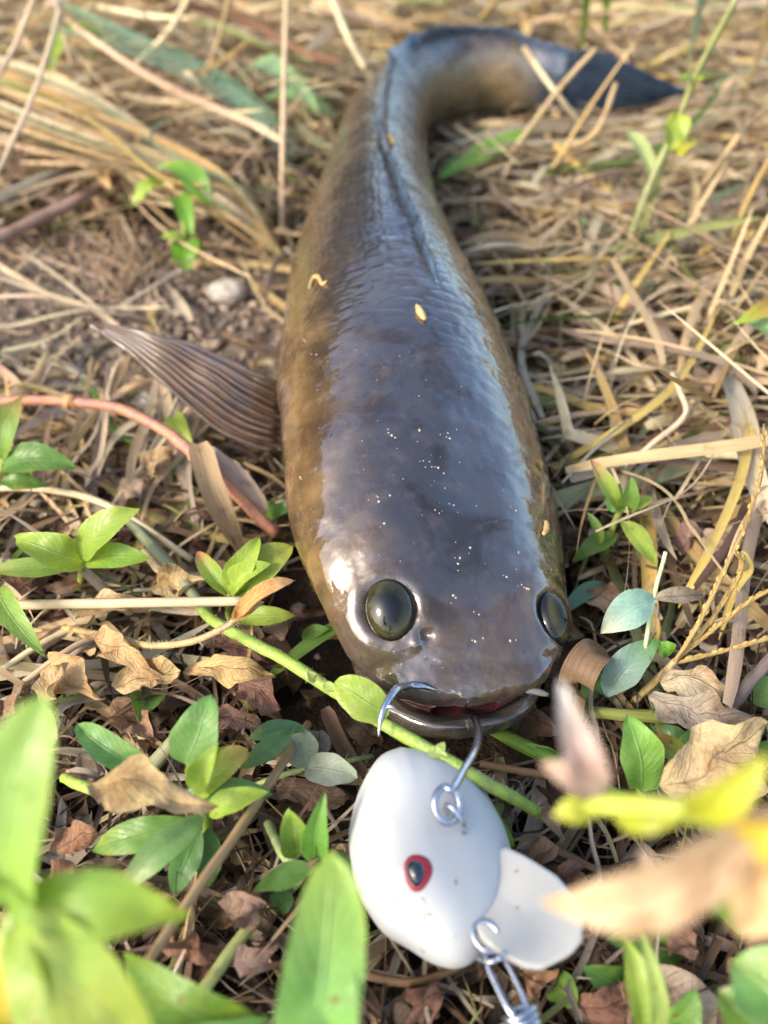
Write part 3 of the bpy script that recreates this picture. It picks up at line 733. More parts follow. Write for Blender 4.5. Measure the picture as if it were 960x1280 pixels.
def leaf_geo(b, tip, width, bow=.15, fold=.35, roll=0., c0='green', c1=None, wave=.05, nh=None, blunt=.0, curl=0., seed=None, broad=.45, rag=.10):
    """a leaf blade from b to tip; bow lifts the middle; fold raises the margins; curl bends the tip down"""
    seed = random.random() * 50 if seed is None else seed
    b, tip = np.asarray(b, float), np.asarray(tip, float); L = np.linalg.norm(tip - b); T0 = (tip - b) / L
    nh = norm(np.array([0, -.35, 1.]) if nh is None else np.asarray(nh, float))
    nh = norm(nh - T0 * (nh @ T0)); S0 = np.cross(T0, nh)
    S0, nh = S0 * math.cos(roll) + nh * math.sin(roll), nh * math.cos(roll) - S0 * math.sin(roll)
    n, k = 19, 11; tt = np.linspace(0, 1, n); blunt = min(1., blunt + random.uniform(0, .45)); latb = random.uniform(-.09, .09); tw = random.uniform(-.45, .45)
    mid = b + (tip - b) * tt[:, None] + nh * (bow * L * 4 * tt * (1 - tt))[:, None] - nh * (curl * L * np.clip(tt - .55, 0, 1) ** 2 * 4)[:, None] + S0 * (latb * L * 4 * tt * (1 - tt))[:, None] - nh * (random.uniform(0, .10) * L * tt ** 3)[:, None]
    T = norm(np.gradient(mid, axis=0)); Nn = norm(nh - T * (T @ nh)[:, None]); S = np.cross(T, Nn)
    ca_, sa_ = np.cos(tw * (tt - .3))[:, None], np.sin(tw * (tt - .3))[:, None]; S, Nn = S * ca_ + Nn * sa_, Nn * ca_ - S * sa_
    e = math.log(.5) / math.log(broad)
    w_ = np.sin(np.pi * np.clip(tt, 0, 1) ** e); w_ = np.clip(w_, 0, 1) ** (.9 - .5 * blunt)
    w_ = np.maximum(w_, .07 * (1 - tt)) * width * .5
    a = np.linspace(-1, 1, k)
    wav = wave * np.sin(tt[:, None] * 9 + seed + a[None] * 1.3) * np.abs(a)[None] ** 1.5 * width
    irr = 1 + rag * vnoise(np.stack(np.broadcast_arrays(tt[:, None] * 5, np.sign(a)[None] * 3., seed * 1.), -1))
    V = mid[:, None] + S[:, None] * (a[None] * w_[:, None] * irr)[..., None] + Nn[:, None] * ((fold * np.abs(a)[None] ** 1.2 * w_[:, None]) + wav)[..., None]
    pn = (V - b) / width * 2.3 + seed; V = V + Nn[:, None] * (width * .055 * vnoise(pn, 3) + width * .03 * vnoise(pn * 2.7, 5))[..., None]
    uv = np.stack(np.broadcast_arrays((a[None] + 1) / 2, tt[:, None]), -1)
    ca = cj(c0); cb_ = cj(c1 if c1 is not None else c0)
    mixf = np.clip((tt - .45) / .5, 0, 1)[:, None, None] ** 1.5
    col = np.broadcast_to(ca * (1 - mixf) + cb_ * mixf, V.shape)
    return V.reshape(-1, 3), gridq(n, k), uv.reshape(-1, 2), col.reshape(-1, 3)

def leaf_part(parent, *a, mat='leaf', name='leaf', **k):
    v, q, uv, c = leaf_geo(*a, **k); return obj(name, mesh(name, v, q, uv, c, M[mat]), parent)
def stem_part(parent, pts, rad, c, name='stem', n=24, wob=.18, hair=0):
    path = crom(pts, n); v, q, uv = tube(path, rad, 8, wob, random.random() * 9)
    parts = [(v, q, uv, cj(c))]
    o = obj(name, mesh(name, v, q, uv, np.tile(cj(c), (len(v), 1)), M['stem']), parent)
    if hair:
        hp = []
        for _ in range(hair):
            i = random.randrange(n); d = norm(np.array([random.gauss(0, 1), random.gauss(0, 1), random.gauss(.3, 1)]))
            r = np.atleast_1d(rad)[0]
            hv, hq, hu = tube(crom([path[i] + d * r * .8, path[i] + d * (r + random.uniform(.0006, .0016))], 3), [.00007, .00003], 3); hp.append((hv, hq, hu, (.62, .6, .45)))
        hv, hq, hu, hc = join(hp); kind(obj('stem_hair', mesh('stem_hair', hv, hq, hu, hc, M['stem']), parent), 'stuff')
    return path

PXM = lambda px, d: px / FP * d          # width in pixels at a depth -> metres
def plant(name, label, cat, root, stems, leaves, group=None, scol='lime', srad=.0011, hair=0):
    """root: ground point; stems: polylines of photo points (px,py,z); leaves: (base, tip, width_px, options)"""
    t_ = thing(name, label, cat, tuple(root), group)
    for st in stems: stem_part(t_, [np.asarray(p) if isinstance(p, np.ndarray) else P(*p) for p in st], [srad, srad * .95, srad * .8], scol, hair=hair)
    for lf in leaves:
        b, tp, wpx = lf[0], lf[1], lf[2]; k = dict(lf[3]) if len(lf) > 3 else {}
        mat = k.pop('mat', 'leaf')
        B, T = P(*b), P(*tp); dpt = ((B + T) / 2 - C0) @ FW
        leaf_part(t_, B, T, PXM(wpx, dpt), mat=mat, **k)
    return t_
def gp(px, py, z=.0):                     # ground point under a photo point at height z
    p = P(px, py, max(z, .001) if z >= 0 else z); return np.array([p[0], p[1], float(ground_h(np.array(p[0]), np.array(p[1])))])

# ---- the green creeping stem passing in front of the chin and over the lure
def dz(px, py, d): return (px, py, -d)
root = gp(252, 764, .02)
t_ = thing('creeping_stem', 'green creeping stem running under the fish chin and across the top of the white lure', 'stem', tuple(root))
path = stem_part(t_, [P(235, 735, .012), P(262, 772, .022), P(300, 795, .028), P(360, 827, .030), P(415, 862, .031), P(480, 905, .033), P(560, 951, .0365), P(620, 985, .034), P(662, 1009, .022), P(690, 1026, .004)], [.0014, .0016, .0016, .0015, .0014, .0014], 'lime', hair=120, n=60)
leaf_part(t_, P(484, 896, .0345), P(417, 853, .0385), PXM(50, .19), bow=.05, fold=.12, c0='lime', c1=(.30, .44, .05), blunt=.8, wave=.02, nh=(0, -.7, .7), name='leaf')
for k, (a, b) in enumerate([((548, 944, .0375), (556, 928, .040)), ((535, 938, .037), (560, 945, .0395)), ((405, 855, .033), (425, 865, .035)), ((395, 850, .033), (385, 838, .036))]):
    leaf_part(t_, P(*a), P(*b), PXM(14, .18), c0=(.32, .42, .12), name='bract', bow=.1)

# ---- reddish runner at the left
t_ = thing('red_runner', 'smooth red runner stem curving from bare soil towards the fish flank', 'stem', tuple(gp(332, 655)))
stem_part(t_, [P(-40, 506, .030), P(30, 500, .031), P(90, 502, .031), P(150, 511, .031), P(205, 538, .029), P(247, 572, .027), P(290, 612, .021), P(345, 668, .010)], [.0014, .0017, .0017, .0018, .0020, .0019], (.42, .17, .09), n=50)
for px, py, z in ((88, 502, .031), (246, 571, .027)):
    c_ = P(px, py, z); v, q, uv = tube(crom([c_ - [.0025, 0, 0], c_, c_ + [.0025, -.0012, -.0005]], 8), [.0012, .0026, .0025, .0012], 9, .3, 2); obj('node', mesh('node', v, q, uv, np.tile([.45, .22, .08], (len(v), 1)), M['stem']), t_)

G1 = 'leafy sprigs growing through the litter'
# ---- left mid sprigs
plant('leafy_sprig', 'bright green three-leaved sprig with worm-eaten curled leaf in the straw', 'plant', gp(105, 705), [[(100, 745, .004), (102, 720, .018), (102, 700, .026)]],
      [((103, 703, .026), (20, 668, .036), 44, dict(c0='lime', fold=.5, bow=.22, curl=.15, wave=.10)), ((101, 700, .027), (172, 634, .042), 48, dict(c0='lime', fold=.25)), ((104, 702, .026), (188, 698, .030), 34, dict(c0=(.2, .36, .04), fold=.3)),
       ((100, 706, .025), (-25, 712, .028), 27, dict(c0=(.16, .28, .05), c1=(.3, .36, .08), fold=.3, bow=.1)), ((0, 735, .022), (50, 815, .028), 33, dict(c0=(.2, .36, .06), fold=.4))], G1)
plant('leafy_sprig', 'sprig of broad dark green leaves below the red runner beside a dry pale stalk', 'plant', gp(0, 580), [[(-20, 630, .004), (-4, 600, .02), (5, 575, .03)]],
      [((2, 588, .028), (92, 582, .031), 42, dict(c0=(.10, .24, .04), fold=.35)), ((4, 575, .03), (26, 492, .044), 38, dict(c0='green', c1=(.3, .2, .06), fold=.4)), ((0, 600, .027), (60, 608, .024), 26, dict(c0=(.10, .22, .04)))], G1)
plant('leafy_sprig', 'small sprig of upright cupped leaves touching the fish cheek', 'plant', gp(285, 745), [[(287, 775, .006), (286, 755, .018), (288, 738, .026)]],
      [((288, 742, .026), (322, 672, .038), 34, dict(c0='lime', fold=.55)), ((290, 742, .026), (364, 682, .034), 46, dict(c0=(.24, .36, .05), c1=(.34, .38, .06), fold=.25, blunt=.6)), ((291, 744, .026), (335, 705, .036), 30, dict(c0='lime', fold=.7)),
       ((292, 746, .025), (355, 722, .028), 24, dict(c0='green', fold=.4)), ((284, 744, .026), (246, 688, .032), 24, dict(c0='lime', c1=(.40, .16, .07), fold=.7)), ((292, 770, .02), (368, 768, .022), 26, dict(c0='lime', fold=.3))], G1)
plant('withered_shoot', 'fuzzy ochre shoot with a curled orange tip in front of the fish cheek', 'plant', gp(88, 790), [[(80, 785, .014), (120, 792, .020), (180, 806, .028), (235, 803, .034), (280, 785, .040), (300, 768, .043)]],
      [((296, 772, .043), (368, 724, .050), 22, dict(c0=(.62, .36, .12), c1=(.66, .44, .22), fold=.9, wave=.14, mat='dead')), ((290, 778, .042), (330, 752, .044), 20, dict(c0=(.58, .42, .16), mat='dead', fold=.6))], scol=(.48, .34, .12), srad=.0009, hair=160)
# ---- big clump lower left, in focus
plant('leafy_sprig', 'clump of thick matt green leaves with one red-tipped leaf under a dead tan leaf', 'plant', gp(250, 1010), [[(262, 1060, .002), (258, 1020, .016), (255, 985, .026)], [(80, 972, .012), (110, 985, .018), (170, 1000, .02), (250, 995, .022)]],
      [((232, 955, .032), (262, 870, .046), 60, dict(c0=(.14, .30, .08), fold=.3, blunt=.2)), ((195, 968, .028), (95, 905, .036), 38, dict(c0=(.13, .30, .08), fold=.75, blunt=.5)), ((240, 985, .034), (268, 930, .046), 34, dict(c0='lime', fold=.5)),
       ((240, 985, .030), (306, 938, .040), 50, dict(c0='lime', c1=(.42, .30, .06), fold=.3, blunt=.7)), ((225, 1000, .03), (340, 992, .030), 30, dict(c0=(.10, .26, .09), fold=.35, bow=.12)), ((262, 1018, .032), (332, 990, .038), 30, dict(c0='lime', fold=.6)),
       ((245, 1030, .026), (110, 1062, .022), 42, dict(c0=(.10, .24, .04), fold=.2)), ((255, 1022, .032), (150, 1112, .030), 38, dict(c0=(.15, .30, .10), c1=(.30, .38, .16), fold=.45)), ((250, 1035, .024), (215, 1120, .016), 36, dict(c0=(.07, .18, .04), fold=.2)),
       ((262, 1035, .022), (258, 1110, .014), 34, dict(c0=(.07, .18, .04), fold=.2)), ((300, 960, .028), (370, 905, .028), 26, dict(c0=(.12, .25, .08), fold=.4)), ((310, 925, .028), (385, 912, .026), 22, dict(c0=(.10, .24, .10), fold=.5))], G1, scol='lime', srad=.0013)
plant('leafy_sprig', 'sprig of narrow upturned green leaves beside the white lure', 'plant', gp(392, 1080), [[(350, 1130, .003), (370, 1105, .014), (392, 1078, .022)], [(335, 1030, .014), (345, 1050, .018), (360, 1075, .020), (385, 1082, .020)]],
      [((372, 1068, .023), (362, 1005, .038), 42, dict(c0='green', c1=(.22, .34, .05), fold=.5, blunt=.5, curl=-.1)), ((402, 1075, .023), (407, 990, .042), 34, dict(c0=(.13, .30, .05), fold=.55)), ((395, 1085, .023), (318, 1112, .026), 30, dict(c0=(.13, .28, .06), fold=.5, bow=-.12)),
       ((405, 1082, .022), (445, 1090, .020), 40, dict(c0=(.06, .16, .03))), ((360, 1110, .014), (345, 1140, .010), 30, dict(c0=(.07, .18, .04)))], G1, scol=(.22, .30, .10))
plant('silvery_sprig', 'sprig with silvery grey-green leaves lying next to the lure top', 'plant', gp(440, 960), [[(310, 985, .016), (350, 970, .020), (390, 958, .020), (440, 950, .016), (465, 945, .008)]],
      [((380, 958, .021), (362, 915, .024), 46, dict(c0=(.26, .32, .22), blunt=.6)), ((384, 960, .021), (445, 972, .024), 40, dict(c0=(.30, .36, .27), blunt=.3)), ((392, 956, .020), (400, 912, .020), 34, dict(c0=(.24, .24, .18), mat='dead'))], srad=.0007, scol=(.3, .36, .12), hair=60)
# ---- foreground, out of focus
fg = gp(-60, 1330, .0)
plant('foreground_plant', 'large soft-edged yellow-green leaves of a plant rising close to the lens', 'plant', np.array([-.075, .035, -.002]),
      [[np.array([-.075, .035, 0]), P(-80, 1330, -.135), P(-10, 1230, -.118), P(22, 1140, -.112)], [np.array([-.06, .03, 0]), P(40, 1400, -.125), P(90, 1300, -.118)]],
      [((22, 1135, -.113), (48, 878, -.103), 112, dict(c0=(.22, .40, .07), c1=(.26, .42, .07), blunt=.5, fold=.25, nh=(0, -.6, .8))), ((10, 1142, -.112), (238, 1150, -.110), 82, dict(c0=(.20, .38, .04), c1=(.30, .42, .03), fold=.2, nh=(0, -.5, .85))),
       ((12, 1150, -.112), (185, 1330, -.108), 130, dict(c0=(.26, .40, .06), c1=(.36, .46, .08), fold=.2, nh=(0, -.6, .8))), ((-20, 1090, -.108), (8, 1290, -.100), 62, dict(c0=(.60, .48, .03), fold=.3, nh=(0, -.6, .8))),
       ((0, 1170, -.114), (40, 1340, -.106), 110, dict(c0=(.20, .36, .06), c1=(.32, .42, .06), nh=(0, -.6, .8)))], scol=(.25, .36, .08), srad=.0018)
plant('foreground_plant', 'pair of dark green arched leaves near the lens low beside the yellow-green plant', 'plant', np.array([-.03, .03, -.002]),
      [[np.array([-.035, .028, 0]), P(260, 1380, -.150), P(180, 1290, -.140)]],
      [((345, 1300, -.138), (148, 1192, -.142), 66, dict(c0=(.13, .28, .03), fold=.3)), ((185, 1330, -.134), (335, 1272, -.134), 62, dict(c0=(.11, .26, .05), fold=.25))], scol=(.2, .3, .08), srad=.0015)
plant('foreground_plant', 'upright blunt pale green leaf pair standing between the clump and the lure', 'plant', np.array([-.006, .03, -.002]),
      [[np.array([-.008, .03, 0]), P(400, 1420, -.145), P(398, 1330, -.132)]],
      [((372, 1340, -.130), (412, 1072, -.122), 104, dict(c0=(.18, .38, .09), c1=(.26, .42, .06), blunt=.6, broad=.55, fold=.28, nh=(0, -.7, .7))), ((415, 1340, -.127), (434, 1168, -.122), 70, dict(c0=(.17, .36, .09), fold=.3, nh=(0, -.7, .7)))], scol=(.25, .36, .1), srad=.0018)
# blurred right foreground: dead and yellowing shoot entering from the right
plant('withered_foreground_shoot', 'blurred withered shoot with tan leaves and yellow-green tips close to the lens', 'plant', np.array([.095, .05, -.002]),
      [[np.array([.095, .05, 0]), P(1080, 1250, -.11), P(1000, 1080, -.095), P(940, 1035, -.092), (840, 1010, -.096), (735, 1005, -.106)]],
      [((965, 1010, -.088), (672, 1140, -.094), 88, dict(c0=(.58, .40, .24), c1=(.78, .58, .38), mat='dead', fold=.35, nh=(0, -.7, .7))), ((760, 990, -.104), (700, 850, -.100), 48, dict(c0=(.62, .48, .38), c1=(.78, .68, .58), mat='dead', nh=(0, -.7, .7))),  # tan leaf colours lightened to look sunlit
       ((740, 1000, -.106), (678, 955, -.104), 36, dict(c0=(.66, .48, .34), mat='dead')), ((800, 1060, -.104), (822, 1160, -.104), 30, dict(c0=(.72, .56, .40), mat='dead')), ((760, 1005, -.106), (860, 1020, -.096), 42, dict(c0=(.38, .44, .04), nh=(0, -.7, .7))),
       ((860, 1020, -.094), (960, 950, -.086), 60, dict(c0=(.46, .50, .03), nh=(0, -.7, .7))), ((900, 1040, -.09), (985, 1040, -.084), 60, dict(c0=(.58, .46, .03), nh=(0, -.7, .7))), ((935, 1060, -.088), (930, 1175, -.088), 80, dict(c0=(.80, .54, .24), c1=(.78, .56, .3), mat='dead', nh=(0, -.7, .7))),
       ((745, 1010, -.107), (690, 1020, -.106), 34, dict(c0=(.42, .46, .05))), ((850, 1075, -.10), (950, 1140, -.098), 44, dict(c0=(.14, .28, .04), nh=(0, -.7, .7)))], scol=(.34, .40, .05), srad=.0015)
plant('leafy_sprig', 'bright green strap leaves standing right of the lure bill near the lens', 'plant', gp(800, 1300, .0), [[gp(810, 1330), (812, 1310, .03), (806, 1290, .04)]],
      [((806, 1310, .036), (778, 1165, .046), 38, dict(c0='lime', fold=.4)), ((815, 1310, .034), (800, 1160, .05), 24, dict(c0=(.3, .4, .1), fold=.3)), ((960, 1300, .05), (900, 1240, .052), 70, dict(c0='green')), ((1000, 1290, .055), (915, 1200, .055), 110, dict(c0=(.13, .30, .08)))], G1)
# ---- right of the chin
plant('leafy_sprig', 'tall pointed green leaf sprig behind the blurred withered shoot', 'plant', gp(800, 985), [[(805, 1010, .002), (800, 985, .014), (795, 965, .022)]],
      [((800, 985, .020), (784, 894, .036), 56, dict(c0=(.18, .38, .06), fold=.3, blunt=.2)), ((806, 990, .018), (808, 930, .024), 40, dict(c0=(.13, .32, .06))), ((850, 965, .014), (818, 918, .024), 34, dict(c0='lime', c1=(.45, .2, .06), fold=.4)), ((845, 960, .01), (890, 910, .014), 50, dict(c0=(.12, .28, .05))),
       ((865, 960, .010), (812, 905, .014), 40, dict(c0=(.07, .17, .05)))], G1)
plant('leafy_sprig', 'young sprig of slender leaves in the straw beside the fish shoulder', 'plant', gp(760, 680), [[(752, 705, .006), (762, 670, .018), (776, 635, .030)]],
      [((775, 640, .030), (738, 572, .042), 22, dict(c0='lime', c1=(.45, .22, .12), fold=.4)), ((778, 638, .030), (790, 596, .042), 26, dict(c0='green', fold=.4)), ((779, 640, .030), (818, 622, .034), 18, dict(c0='lime')), ((776, 650, .026), (822, 706, .022), 24, dict(c0='lime', fold=.3, bow=.15)),
       ((772, 668, .018), (715, 702, .014), 24, dict(c0=(.10, .22, .04))), ((750, 680, .02), (735, 640, .028), 14, dict(c0='green')), ((765, 640, .03), (776, 605, .036), 22, dict(c0=(.12, .28, .08)))], G1)
t_ = plant('teal_grass', 'blue-green grass leaf folded over itself with a papery brown tip beside the fish eye', 'grass', gp(780, 870), [[(770, 872, .008), (800, 840, .02), (808, 800, .031), (815, 755, .038), (832, 690, .052)]],
      [((818, 748, .040), (752, 792, .036), 46, dict(c0=(.26, .42, .34), c1=(.42, .44, .30), fold=.35, bow=.12, roll=.3)), ((815, 748, .040), (880, 744, .036), 22, dict(c0=(.44, .38, .28), c1=(.36, .24, .14), mat='dead', bow=.12)), ((758, 872, .018), (826, 800, .030), 42, dict(c0=(.22, .36, .30), c1=(.16, .34, .08), fold=.45)),
       ((826, 802, .030), (832, 822, .026), 24, dict(c0=(.14, .34, .04))), ((755, 868, .016), (740, 830, .02), 16, dict(c0=(.12, .3, .05)))], scol=(.42, .5, .28), srad=.0006)
plant('seed_stalk', 'golden dry seed stalk branching into bead-like spikes above the tan leaf', 'grass', gp(787, 884), [[(785, 884, .006), (815, 855, .018), (844, 826, .028)]], [], scol='gold', srad=.0010)
sp_t = bpy.data.objects['seed_stalk']
for pts in ([(844, 826, .028), (870, 785, .036), (900, 725, .044), (930, 660, .05), (952, 590, .055), (955, 530, .06)], [(846, 824, .028), (900, 780, .034), (940, 750, .038), (985, 725, .042)], [(844, 826, .028), (885, 780, .034), (915, 735, .040), (928, 705, .044), (918, 690, .048)], [(846, 828, .027), (900, 815, .03), (990, 790, .034)]):
    path = crom([P(*p) for p in pts], 40); v, q, uv = tube(path, [.0005, .0006, .0006, .0005, .0003], 7, .3, random.random() * 5)
    parts = [(v, q, uv, cj('gold'))]
    for i in range(3, 38):
        d = norm(np.array([random.gauss(0, .8), .2, random.gauss(.3, .5)])); tg = norm(path[i + 1] - path[i - 1])
        v, q, uv = tube(crom([path[i] + d * .0005, path[i] + d * .0008 + tg * .0018], 3), [.0003, .0005, .0001], 5); parts.append((v, q, uv, cj('yellow' if i % 3 else 'gold')))
    v, q, uv, c = join(parts); obj('seed_spike', mesh('seed_spike', v, q, uv, c, M['straw']), sp_t)
# ---- right top stem with chewed leaf
plant('tall_weed', 'thin green weed stem leaning across the straw with a chewed yellow-green leaf', 'plant', gp(755, 400), [[(752, 405, .004), (775, 340, .018), (806, 245, .040), (842, 165, .062), (872, 90, .085), (925, -10, .115)]],
      [((838, 188, .058), (845, 138, .070), 30, dict(c0='lime', c1=(.34, .4, .03), fold=.5, wave=.15)), ((845, 195, .058), (862, 175, .060), 22, dict(c0=(.36, .40, .03), fold=.3, wave=.2)), ((818, 225, .045), (782, 165, .054), 22, dict(c0=(.34, .42, .16), fold=.5)), ((866, 105, .08), (850, 98, .084), 14, dict(c0='lime')), ((868, 108, .08), (880, 98, .084), 14, dict(c0='lime')), ((780, 330, .02), (790, 300, .026), 12, dict(c0='lime'))], scol=(.26, .30, .10), srad=.0016)
plant('leafy_sprig', 'red-tipped yellow-green leaf pair at the edge of the straw tangle', 'plant', gp(985, 440), [[(990, 450, .004), (985, 430, .02), (975, 400, .03)]], [((985, 375, .03), (918, 402, .038), 32, dict(c0=(.45, .20, .05), c1=(.30, .44, .04))), ((930, 402, .03), (985, 450, .03), 26, dict(c0=(.2, .38, .14)))], G1)
# ---- left top green bits
plant('leafy_sprig', 'small glossy sprig on the bare soil near the fish back', 'plant', gp(232, 320), [[(230, 335, .004), (232, 300, .016), (222, 250, .032)]],
      [((262, 258, .034), (195, 205, .044), 34, dict(c0=(.13, .30, .03), fold=.3)), ((208, 235, .030), (165, 255, .028), 24, dict(c0='lime', bow=.3)), ((225, 245, .032), (240, 290, .028), 26, dict(c0=(.14, .32, .03))), ((232, 298, .018), (202, 296, .02), 14, dict(c0='lime')), ((232, 300, .016), (232, 338, .010), 36, dict(c0=(.14, .34, .02), blunt=.6)), ((232, 305, .016), (250, 322, .012), 24, dict(c0=(.12, .30, .02)))], G1)
plant('leafy_sprig', 'broad smooth green leaf lying in the hollow of the curled tail', 'plant', gp(548, 225), [[(545, 232, .004), (550, 222, .014), (556, 214, .02)]], [((548, 224, .018), (680, 152, .030), 26, dict(c0=(.16, .36, .05), c1=(.24, .40, .06), fold=.3, bow=.08)), ((550, 222, .016), (600, 205, .014), 16, dict(c0=(.08, .20, .03)))], G1)
# ------------------------------------------------------------------ traced straws and stalks
def straw(label, pts, wpx, c, name='dry_straw', group=None, round_=False, fold=.3, roll=0., cat='straw', n=26, prof=None):
    W = np.array([P(*p) for p in pts]); path = crom(W, n); d = ((W.mean(0)) - C0) @ FW
    wd = PXM(wpx, d)
    if round_:
        v, q, uv = tube(path, [wd * .5, wd * .52, wd * .45], 7, .12, random.random() * 9); col = np.tile(cj(c), (len(v), 1))
    else:
        v, q, uv, col = blades(path[None], np.array([wd]), np.full((1, n), roll) + np.linspace(-.4, .6, n)[None] * random.uniform(-1, 1), np.array([fold]), cj(c)[None], prof)
    o = obj(name, mesh(name, v, q, uv, col, M['straw'])); return tag(o, label, cat, group)
BU = 'bundle of long straw blades by the bare soil'
for k in range(30):
    f = k / 29; dx = random.gauss(0, 8); dy = (f - .5) * 95
    z0 = random.uniform(.024, .042)
    straw('long dry blade in the thick bundle sweeping from bare soil to the fish back', [(-40, 100 + dy * .9 + random.gauss(0, 6), z0), (90 + dx, 150 + dy * .8 + random.gauss(0, 11), z0 + .004), (200 + dx, 198 + dy * .6 + random.gauss(0, 12), z0), (290 + dx, 250 + dy * .35 + random.gauss(0, 12), z0 - .004), (348 + dx * .4, 310 + dy * .3 + random.gauss(0, 12), .010)],
          random.choice([4, 6, 8, 11, 14]), ['tan', 'gold', 'pale', 'yellow', 'tan', 'pale', 'greygreen'][k % 7], 'dry_straw', BU)
for k in range(4):
    straw('long blue-green grass blade lying above the straw bundle', [(70 - k * 6, 2 + k * 9, .05), (150, 38 + k * 8, .045), (240, 75 + k * 9, .036), (310, 118 + k * 10, .026), (370, 175 + k * 12, .014)], 11 - k, 'teal', 'green_grass', 'blue-green blades over the bundle', cat='grass')
straw('greenish blade along the middle of the straw bundle', [(-20, 95, .036), (80, 130, .038), (150, 180, .036), (215, 245, .026)], 12, (.28, .36, .14), 'green_grass', cat='grass')
UPG = 'upright thin straws in front of the back litter'
straw('straight pale straw standing upright beside the fish back', [(352, 292, .010), (354, 150, .045), (358, -15, .085)], 7, 'pale', round_=True)
for pts, wp in (([(-15, 240, .03), (45, 110, .06), (82, -15, .09)], 6), ([(-10, 108, .06), (20, 55, .07), (46, -12, .09)], 7), ([(66, -10, .09), (80, 40, .075), (90, 82, .06)], 5), ([(412, -10, .07), (432, 40, .06), (456, 86, .045)], 9)):
    straw('thin bright dry straw leaning up over the back litter', pts, wp, 'pale', group=UPG, round_=True)
straw('thick grey dead stick half buried at the edge of the bare soil', [(-30, 262, .016), (50, 228, .018), (118, 195, .016)], 17, (.34, .30, .23), 'dead_stick', round_=True, cat='stick')
straw('knobbly pinkish stick lying on the bare soil', [(-30, 312, .014), (60, 268, .016), (105, 245, .018), (162, 210, .016)], 15, (.36, .24, .20), 'dead_stick', round_=True, cat='stick')
SG = 'pale straws across the bare soil'
for pts, wp in (([(-20, 322, .02), (30, 352, .02), (90, 382, .022), (200, 402, .018)], 9), ([(-20, 372, .02), (60, 372, .02), (120, 392, .02), (165, 432, .016)], 8), ([(-10, 345, .02), (40, 362, .022), (120, 385, .02)], 6), ([(20, 310, .012), (90, 360, .014), (170, 430, .014), (205, 470, .012)], 6), ([(130, 395, .014), (215, 345, .016), (250, 335, .012)], 5), ([(0, 440, .014), (60, 425, .014), (110, 392, .016)], 7)):
    straw('pale flattened straw lying across the bare brown soil', pts, wp, 'pale' if wp > 5 else 'grey', group=SG)
FS = 'straws under the chest fin'
for k in range(20):
    x0 = random.uniform(85, 235); a_ = random.gauss(0, 28); y0 = random.uniform(430, 500)
    straw('dry tan straw passing down under the spread chest fin', [(x0 + 40 + a_, y0, random.uniform(.012, .020)), (x0 + 22 + a_ * .3, y0 + random.uniform(50, 80), .016), (x0 - 5 - a_ * .5, y0 + random.uniform(100, 150), .014), (x0 - 15 - a_ * 1.2, y0 + random.uniform(160, 215), .008)], random.choice([4, 5, 7, 9, 13]), ['tan', 'pale', 'grey', 'peach'][k % 4], group=FS, roll=random.gauss(0, .6))
straw('broad split tan blade standing beside the fish gill cover', [(248, 555, .030), (262, 610, .026), (285, 665, .018), (305, 700, .010)], 34, (.44, .30, .16), fold=.5, roll=.3)
straw('pale lilac dead blade curving under the red runner', [(252, 560, .026), (300, 600, .022), (335, 640, .014)], 24, (.42, .34, .28), fold=.4)
HP = 'pale hollow stalks left of the fish head'
for pts, wp in (([(20, 756, .020), (150, 754, .026), (305, 751, .030)], 13), ([(-20, 610, .016), (60, 612, .018), (140, 634, .018), (240, 700, .014)], 9), ([(180, 690, .014), (220, 720, .016), (330, 712, .012)], 12), ([(-10, 845, .012), (60, 800, .014), (120, 775, .014)], 8), ([(20, 860, .016), (90, 810, .018), (140, 790, .016)], 8), ([(160, 650, .016), (215, 710, .020), (262, 770, .020)], 14)):
    straw('pale hollow stalk lying in the litter left of the fish head', pts, wp, 'greygreen' if wp == 14 else 'pale', 'dry_stalk', HP, round_=True, cat='stalk')
straw('long straight tan stalk slanting down through the leaf clump', [(385, 905, .020), (300, 1035, .032), (240, 1120, .038), (170, 1225, .042)], 13, (.50, .34, .17), 'dry_stalk', round_=True, cat='stalk')
straw('thick pale green stalk sloping out of the dead leaves', [(322, 1145, .014), (270, 1215, .016), (225, 1285, .016)], 17, (.40, .44, .16), 'dry_stalk', round_=True, cat='stalk')
straw('grey-green ribbed stalk behind the leaf clump', [(255, 890, .02), (215, 930, .016), (150, 1000, .008)], 20, (.30, .31, .17), 'dry_stalk', round_=True, cat='stalk')
straw('green flat blade passing under the fish jaw', [(440, 775, .012), (395, 800, .012), (330, 850, .006)], 20, (.16, .28, .05), 'green_grass', cat='grass')
straw('green stem half hidden beneath the fish chin', [(585, 893, .006), (640, 925, .010), (700, 955, .012), (790, 1005, .010), (840, 1030, .006)], 18, (.17, .30, .04), 'dry_stalk', round_=True, cat='stalk')
straw('brown twig lying beneath the fish chin', [(600, 955, .010), (680, 968, .011), (760, 972, .010)], 10, (.34, .19, .09), 'dry_stalk', round_=True, cat='stalk')
straw('brown twig lying in the dark litter under the lure bill', [(440, 1215, .008), (520, 1228, .010), (590, 1200, .008)], 11, (.26, .14, .07), 'dry_stalk', round_=True, cat='stalk')
straw('dark brown rolled leaf blade beside the tip of the hook', [(405, 885, .020), (430, 940, .014), (462, 975, .010)], 20, (.17, .10, .055), fold=.8)
straw('green stalk crossing behind the tan leaf beside the fish chin', [(715, 888, .014), (800, 895, .016), (890, 898, .014), (960, 905, .010)], 16, (.26, .30, .07), 'dry_stalk', round_=True, cat='stalk')
